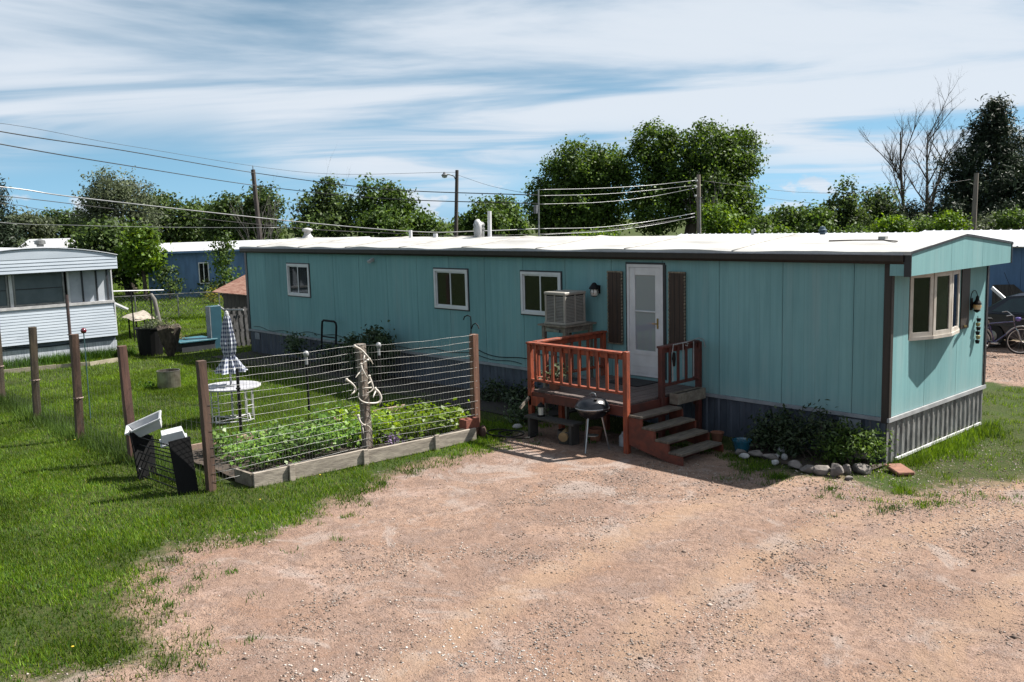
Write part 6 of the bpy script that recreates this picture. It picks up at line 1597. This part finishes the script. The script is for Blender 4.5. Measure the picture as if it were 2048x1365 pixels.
# left locust, bright tree, spruce and the left tree line
tree('locust_tree', 'tall thin-crowned olive tree rising beyond the white trailer', 56, [(235,385,62,48),(195,415,42,52),(268,405,48,52),(225,460,62,52),(175,450,32,40),(285,450,40,45)], 13000, .21, F_OLIVE, 203, 262, .20, hollow=.15, per=16, aspect=.45)
tree('dark_tree', 'dense dark tree in front of the olive one, beyond the white trailer', 53, [(215,490,55,45),(255,520,45,45),(190,510,35,40)], 7000, .27, F_DARK, 204, 255, .2)
tree('bright_tree', 'bright yellow-green young tree left of the blue house', 50, [(285,490,32,30),(265,520,30,30),(300,515,22,28),(280,468,18,16)], 4200, .22, F_BRIGHT, 205, 285, .12)
def conifer(name, label, depth, px, topy, halfw, boty, n, seed, lean=0., m=F_PINE, ls=.5):
    r = np.random.default_rng(seed)
    top = atd(px, topy, depth); bot = atd(px, boty, depth); base = (bot[0], bot[1], 0.)
    t = thing(name, label, 'tree', base)
    H = top[2]; R = halfw*depth/FPX; z0 = max(bot[2], .8)
    M_ = MB(); M_.tube([(base[0], base[1], -.1), (base[0], base[1], H*.98)], [.035*H*.6, .03], 8)
    lob_ = []
    k = 0; z = z0
    while z < H*.985:
        u = (z-z0)/(H-z0); rr = R*(1-u)**1.0*(1+.12*math.sin(u*17)); nb2 = max(4, int(6*(1-u)+4))
        for j in range(nb2):
            a = 2*math.pi*(j+.5*(k % 2))/nb2+r.uniform(-.25,.25); q = rr*r.uniform(.5, 1.2)
            e = (base[0]+q*math.cos(a), base[1]+q*math.sin(a), z+q*.10+r.uniform(-.2,.3))
            M_.tube([(base[0], base[1], z-.1), e], [.05, .015], 4, caps=False)
            for f in (.6, .98):
                lob_.append(((base[0]+q*f*math.cos(a), base[1]+q*f*math.sin(a), z+q*.1*f), (R*.115*(1-u*.75)+.08, R*.115*(1-u*.75)+.08, R*.07*(1-u*.5)+.08)))
        z += max(.5, (H-z0)/13*(1.15-u*.5)); k += 1
    leafy('crown', lob_, n, ls, m, t, seed, loc=base, aspect=.26, hollow=.3, per=14)
    M_.build('trunk', BARK, t); return t
conifer('pine_tree', 'tall dark pine at the right edge behind the dead trees', 58, 1983, 203, 155, 455, 48000, 206, ls=.28)
conifer('spruce_tree', 'dark spruce cut by the left edge above the white trailer', 62, -8, 362, 34, 500, 7000, 207, ls=.36)
LT = 'trees in the line behind the trailers'
for i, (lab, d, lo_, n, m, ls) in enumerate([
  ('low dull green tree beside the spruce at the far left', 92, [(45,450,28,22),(75,455,28,18)], 3000, F_OLIVE, .36),
  ('low rounded dark tree between the spruce and the olive tree', 95, [(105,445,28,20),(140,445,30,22),(120,465,45,18)], 3600, F_DARK, .36),
  ('dark wide tree right of the olive tree, behind the blue house', 82, [(335,425,34,38),(365,440,42,36),(310,430,28,40),(345,470,55,30)], 6500, F_DARK, .34),
  ('dark round tree behind the blue house, midway to the leaning pole', 84, [(405,440,34,34),(395,470,42,25)], 4200, F_DARK, .34),
  ('dark full tree just left of the leaning utility pole', 76, [(455,420,30,32),(440,455,38,34),(475,460,30,32)], 6000, F_DARK, .31),
  ('dark full tree just right of the leaning utility pole', 74, [(525,410,34,36),(505,440,34,38),(540,450,22,34)], 6000, F_DARK, .31),
  ('dark tree with bare spiky twigs left of the middle of the roof', 72, [(655,395,30,32),(625,425,28,36),(680,430,38,38),(650,455,55,26)], 6500, F_DARK, .30),
  ('two-topped green tree left of the street lamp', 72, [(738,385,18,26),(775,395,26,28),(735,430,32,38),(795,415,32,34),(770,450,58,26)], 8500, F_MID, .30),
  ('low green tree close left of the street lamp pole', 76, [(845,450,26,24),(870,462,24,16),(825,460,24,22)], 3000, F_MID, .31),
  ('green tree just right of the street lamp behind the flue', 78, [(965,430,24,30),(940,455,34,22),(985,450,30,26)], 4500, F_MID, .31),
  ('green round tree between the flue and the cottonwoods', 80, [(1005,425,28,30),(1030,450,26,28),(1000,460,34,20)], 4500, F_MID, .32),
  ('low bright shrub at the foot of the left cottonwood', 62, [(1185,475,40,10),(1215,470,26,10)], 900, F_BRIGHT, .22),
  ('pale green feathery bush beside the wooden utility pole', 52, [(1440,445,36,26),(1425,430,22,24),(1475,460,28,18)], 3600, F_BRIGHT, .20),
  ('low green bush behind the bent roof pipe', 56, [(1525,455,24,18),(1500,470,22,12)], 1700, F_MID, .22),
  ('green bush left of the pointed shrub behind the roof', 60, [(1570,440,26,26),(1600,435,30,26),(1590,460,45,20)], 3200, F_MID, .24),
  ('pointed dark shrub-like tree left of the dead trees', 62, [(1690,395,22,32),(1680,425,34,32),(1705,450,38,26),(1660,450,30,25)], 4200, F_DARK, .24),
  ('dark loose tree at the foot of the dead trees', 64, [(1765,405,32,28),(1750,430,38,34),(1790,445,36,28)], 4200, F_DARK, .25),
  ('green bush between the two shrubs behind the roof', 58, [(1635,440,26,24),(1625,465,34,14)], 2200, F_MID, .23)]):
    tree('background_tree', lab, d, lo_, n, ls, m, 230+i, r0=.16, grp=LT)
HG = 'hedge bushes along the right behind the roofs'
for i, (lab, px, py, rx, ry) in enumerate([('leafy hedge bush left of the blue-grey roof flue', 1560, 470, 30, 12), ('leafy hedge bush right of the blue-grey roof flue', 1700, 462, 40, 14), ('leafy hedge bush under the first dead tree', 1790, 450, 36, 20),
     ('leafy hedge bush under the second dead tree', 1850, 446, 34, 22), ('leafy hedge bush left of the grey pole before the pine', 1905, 445, 32, 22), ('leafy hedge bush right of the grey pole before the pine', 1975, 442, 36, 22), ('leafy hedge bush at the right edge below the pine', 2040, 440, 38, 24)]):
    hv = [0, 3, -4, 6, -2, 4, -5][i]; tree('hedge_bush', lab, 45+(i*5) % 9, [(px+hv,py+6+hv,rx*.8,ry*.85),(px+rx*.55,py+15-hv,rx*.5,ry*.62),(px-rx*.55,py+13+hv,rx*.55,ry*.66),(px+hv*2,py-4+hv,rx*.28,ry*.7)], 2100, .16, [F_BRIGHT, F_MID, F_BRIGHT, F_MID, F_BRIGHT, F_OLIVE, F_MID][i], 260+i, r0=.06, grp=HG, cat='bush')
tree('sapling', 'slender leafy sapling before the blue house by the left end of the roof', 40, [(447,490,14,22),(440,525,20,30),(456,540,15,26),(438,570,15,22)], 1000, .15, F_MID, 270, 445, .05)
# bare trees
def bare(name, label, depth, base, tips, seed, r0, m, levels=4, spread=.55, grp=None, cat='dead tree', nb=3, gap=.33):
    r = random.Random(seed); b_ = atd(base[0], base[1], depth); b_[2] = 0
    t = thing(name, label, cat, tuple(b_), group=grp); T_ = MB(); B_ = MB()
    def grow(p, d, ln, rad_, lev, M_):
        pts = [p]; q = p.copy(); dd = d.copy(); k = 5
        for i in range(k):
            dd = (dd+Vector((r.uniform(-1,1), r.uniform(-1,1), r.uniform(-.5,.9)))*.08).normalized(); q = q+dd*ln/k; pts.append(q.copy())
        M_.tube(pts, [rad_*(1-.75*i/k) for i in range(k+1)], 6 if lev > 1 else 3, caps=False)
        if lev > 0:
            for i in range(nb+(lev > 2)*3):
                u = r.uniform(gap, 1.); i0 = min(int(u*k), k-1); s = pts[i0].lerp(pts[i0+1], u*k-i0)
                a = r.uniform(0, 2*math.pi); o_ = Vector((math.cos(a), math.sin(a), r.uniform(.2, .9))).normalized()
                nd = (dd*(1-spread)+o_*spread).normalized(); grow(s, nd, ln*r.uniform(.32,.5), rad_*.42*(1.1-u*.4), lev-1, B_)
    for tp in tips:
        e = atd(tp[0], tp[1], depth); p = Vector(b_); d = Vector(e)-p; grow(p, d.normalized(), d.length*.86, r0, levels, T_)
    T_.build('trunk', m, t); B_.build('branches', m, t); return t
bare('dead_tree', 'left bare dead tree with a leaning top, before the pine', 78, (1815,430), [(1796,222)], 301, .20, BARK, 4, nb=5, gap=.18, spread=.50)
bare('dead_tree', 'right bare dead tree with forked tops beside the pine', 76, (1852,430), [(1858,232),(1890,262)], 307, .18, BARK, 4, nb=5, gap=.20, spread=.50)
bare('bare_shrub', 'grey bare fan-shaped shrub below the leaning utility pole', 58, (520,490), [(500,398),(520,405),(540,420),(552,440),(485,430)], 303, .05, BARKG, 3, .35, cat='bare shrub')
bare('bare_shrub', 'grey leafless shrub behind the wooden utility pole', 62, (1420,450), [(1412,352),(1432,365),(1398,380),(1445,385)], 304, .05, BARKG, 3, .35, cat='bare shrub')
bare('bare_twigs', 'bare spiky twigs rising out of the dark tree left of the roof middle', 72.5, (660,440), [(655,345),(664,348),(677,352),(645,360)], 305, .03, BARK, 2, .3, cat='twigs')
bare('bare_twigs', 'grey bare twigs left of the dark spiky tree', 71, (592,470), [(586,408),(596,400),(606,412),(583,425)], 306, .035, BARKG, 2, .3, cat='twigs')

# poles
def pole(label, depth, top, bot, r0, m, crossarm=False, grp=None, name='utility_pole'):
    a = atd(*top, depth); b_ = atd(*bot, depth)
    d = (a-b_); k = (b_[2]+.5)/d[2]; base = b_-d*k
    t = thing(name, label, 'utility pole', (base[0], base[1], 0), group=grp)
    MB().tube([tuple(base), tuple(a)], [r0*1.15, r0*.85], 10).build('shaft', m, t)
    return t, a, base
P1, a1, _ = pole('dark leaning utility pole behind the bare grey shrub', 58, (506,340), (512,400), .15, POLEM)
MB().tube([tuple(a1), (a1[0], a1[1], a1[2]+.25)], .03, 6).build('pole_top_pin', GALV, P1); MB().lathe([(.07,-.1),(.09,.0),(.06,.12),(.001,.14)], 10, tuple(a1-np.array([.1,0,.25]))).build('insulator', BLACKM, P1)
P2, a2, _ = pole('tall dark pole with a street lamp on a curved arm', 62, (914,341), (912,460), .13, POLEM)
A = [atd(911,360,62), atd(908,353,62), atd(900,350,62), atd(892,349,62)]
MB().tube([tuple(p) for p in A], .035, 6).build('lamp_arm', GALV, P2)
h_ = atd(889, 350, 62); MB().lathe([(.06,.18),(.10,.08),(.22,-.02),(.20,-.06)], 12, tuple(h_)).build('lamp_head', mat('lamp_grey', (.12,.13,.15), .5), P2); MB().lathe([(.19,-.06),(.15,-.18),(.001,-.22)], 12, tuple(h_)).build('lamp_glass', mat('pale_lamp_glass', (.6,.62,.64), .2), P2, smooth=True)
P3, a3, b3 = pole('grey wooden utility pole with conduit before the big cottonwood', 46, (1397,350), (1398,470), .115, POLEG)
MB().tube([tuple(b3+np.array([.10,-.08,0])), tuple(atd(1400,395,45.9))], .03, 6).build('conduit', GALV, P3)
for px, py in ((1397,362),(1396,374),(1395,392)): MB().lathe([(.05,-.05),(.07,0),(.05,.05)], 8, tuple(atd(px-4,py,45.8))).build('insulator', mat('white_china', (.6,.6,.6), .3), P3)
P4, a4, b4 = pole('thin grey metal service mast with a meter box behind the roof', 40, (1077,380), (1078,470), .035, GALV, name='service_mast')
c = atd(1072, 419, 40); MB().box(c[0]-.08, c[0]+.08, c[1]-.06, c[1]+.06, c[2]-.18, c[2]+.18).build('meter_box', mat('meter_grey', (.2,.21,.23), .5), P4)
P5, a5, _ = pole('brown utility pole in front of the dark pine at the right', 50, (1953,347), (1948,440), .13, POLEG)
# lines
LG = 'overhead lines'
def line(label, pts, r, m, name='power_line'):
    W = [Vector(atd(*p)) for p in pts]; out = []
    P = [W[0]*2-W[1]]+W+[W[-1]*2-W[-2]]
    for i in range(1, len(P)-2):
        for j in range(8):
            t = j/8; a, b_, c, d = P[i-1], P[i], P[i+1], P[i+2]
            out.append(.5*((2*b_)+(c-a)*t+(2*a-5*b_+4*c-d)*t*t+(3*b_-a-3*c+d)*t**3))
    out.append(W[-1])
    return tag(MB().tube(out, r, 6).build(name, m, smooth=True), label, 'power line', LG)
LB = mat('black_line', (.012,.013,.015), .6); LW = mat('bare_cable', (.40,.41,.42), .4, metal=.3)
line('upper thick dark line crossing the sky from the left edge past the leaning pole', [(-700,128,27),(-30,258,34),(250,302,44),(508,346,57),(760,378,50),(1076,391,40.2)], .022, LB)
line('lower thick dark line crossing the sky just under the upper one', [(-700,153,27),(-30,283,34),(250,331,44),(515,372,57),(760,397,50),(1077,408,40.2)], .022, LB)
line('topmost faint thin line high across the left sky', [(-700,183,36),(-30,243,46),(250,291,56),(620,346,66),(913,345,62)], .011, LB)
line('pale thick cable sweeping low from the left edge to the pipes on the roof', [(-700,312,24),(-20,372,30),(160,396,32),(585,443,36),(832,464,38),(950,463,39),(1078,458,40.3)], .022, LW)
line('thin dark cable low on the left below the pale one', [(-700,330,24),(-20,390,30),(260,422,33),(585,456,36),(760,466,38),(950,472,39),(1190,462,43),(1380,437,45.8)], .013, LB)
line('pale cable rising from behind the roof pipes to the grey wooden pole', [(1078,458,40.3),(1200,455,43),(1300,443,45),(1390,427,45.8)], .016, LW)
line('second pale cable just under the one rising to the grey wooden pole', [(1078,470,40.3),(1210,463,43),(1310,450,45),(1390,434,45.8)], .013, LW)
line('highest pale line between the metal mast and the grey wooden pole', [(1077,380,40.2),(1200,377,43),(1300,371,45),(1394,361,45.9)], .014, LW)
line('middle pale line between the metal mast and the grey wooden pole', [(1077,392,40.2),(1200,389,43),(1300,381,45),(1394,371,45.9)], .012, LW)
line('lowest pale line between the metal mast and the grey wooden pole', [(1077,409,40.2),(1200,405,43),(1300,394,45),(1394,376,45.9)], .012, LW)
line('faint line from the grey wooden pole to the right through the shrubs', [(1398,361,46),(1600,385,50),(1780,382,49),(1952,358,50)], .010, LB)
line('lower faint line sagging from the big cottonwood to the right', [(1500,392,60),(1600,404,62),(1760,420,64)], .011, LB)
line('thin line from the street lamp pole down to the metal mast', [(914,350,62),(980,372,54),(1077,392,40.3)], .009, LB)
line('white line across the far left trees at roof height', [(-700,384,35),(-20,444,44),(150,451,46),(330,455,48),(560,456,50)], .014, LW)
line('short dark line crossing the blue house trees low on the left', [(-700,345,32),(-20,405,40),(60,416,42),(160,432,45)], .012, LB)
# far homes glimpsed between the trees
def farhome(label, depth, px0, px1, pyt, pyb, m):
    a, b_ = atd(px0, pyb, depth), atd(px1, pyb, depth); t = thing('far_home', label, 'mobile home', (a[0], a[1], 0), group='far white homes between the trees')
    d = (b_-a); d[2] = 0; n_ = np.array([FW[0], FW[1], 0]); n_ /= np.linalg.norm(n_)
    zt = atd((px0+px1)/2, pyb, depth)[2]; zr = atd((px0+px1)/2, pyt, depth)[2]
    q = [a, b_, b_+n_*4, a+n_*4]
    MB().prism([(p[0], p[1], 0) for p in q], (0, 0, zt)).build('wall', m, t)
    MB().prism([(a[0], a[1], zt+.01), tuple((a+n_*2)[:2])+(zr+.3,), (a[0]+n_[0]*4.2, a[1]+n_[1]*4.2, zt+.01)], tuple(d)).build('roof', MATS['blue_house_roof'], t)
farhome('far white roof glimpsed left above the white trailer roof', 70, 32, 120, 487, 497, WB)
farhome('far white roof glimpsed behind the olive tree trunk', 72, 128, 235, 490, 500, WB)
# small yellow dandelions near the camera
DM = mat('dandelion_yellow', (.75,.55,.03), .7)
for px, py, lab in ((146,1309,'yellow dandelion near the lower left corner of the lawn'), (150,888,'yellow dandelion by the fence weeds'), (640,960,'yellow dandelion in the grass under the bed edging'), (520,1010,'yellow dandelion in the grass left of the drive')):
    g = gz(px, py); t = thing('dandelion', lab, 'flower', (g[0], g[1], 0), group='dandelions')
    MB().tube([(g[0], g[1], -.01), (g[0]+.01, g[1], .07)], .003, 4).build('stem', F_GRASSD, t); MB().lathe([(.001,.0),(.012,.008),(.014,.013),(.008,.016),(.001,.016)], 10, (g[0]+.01, g[1], .068)).build('flower_head', DM, t)
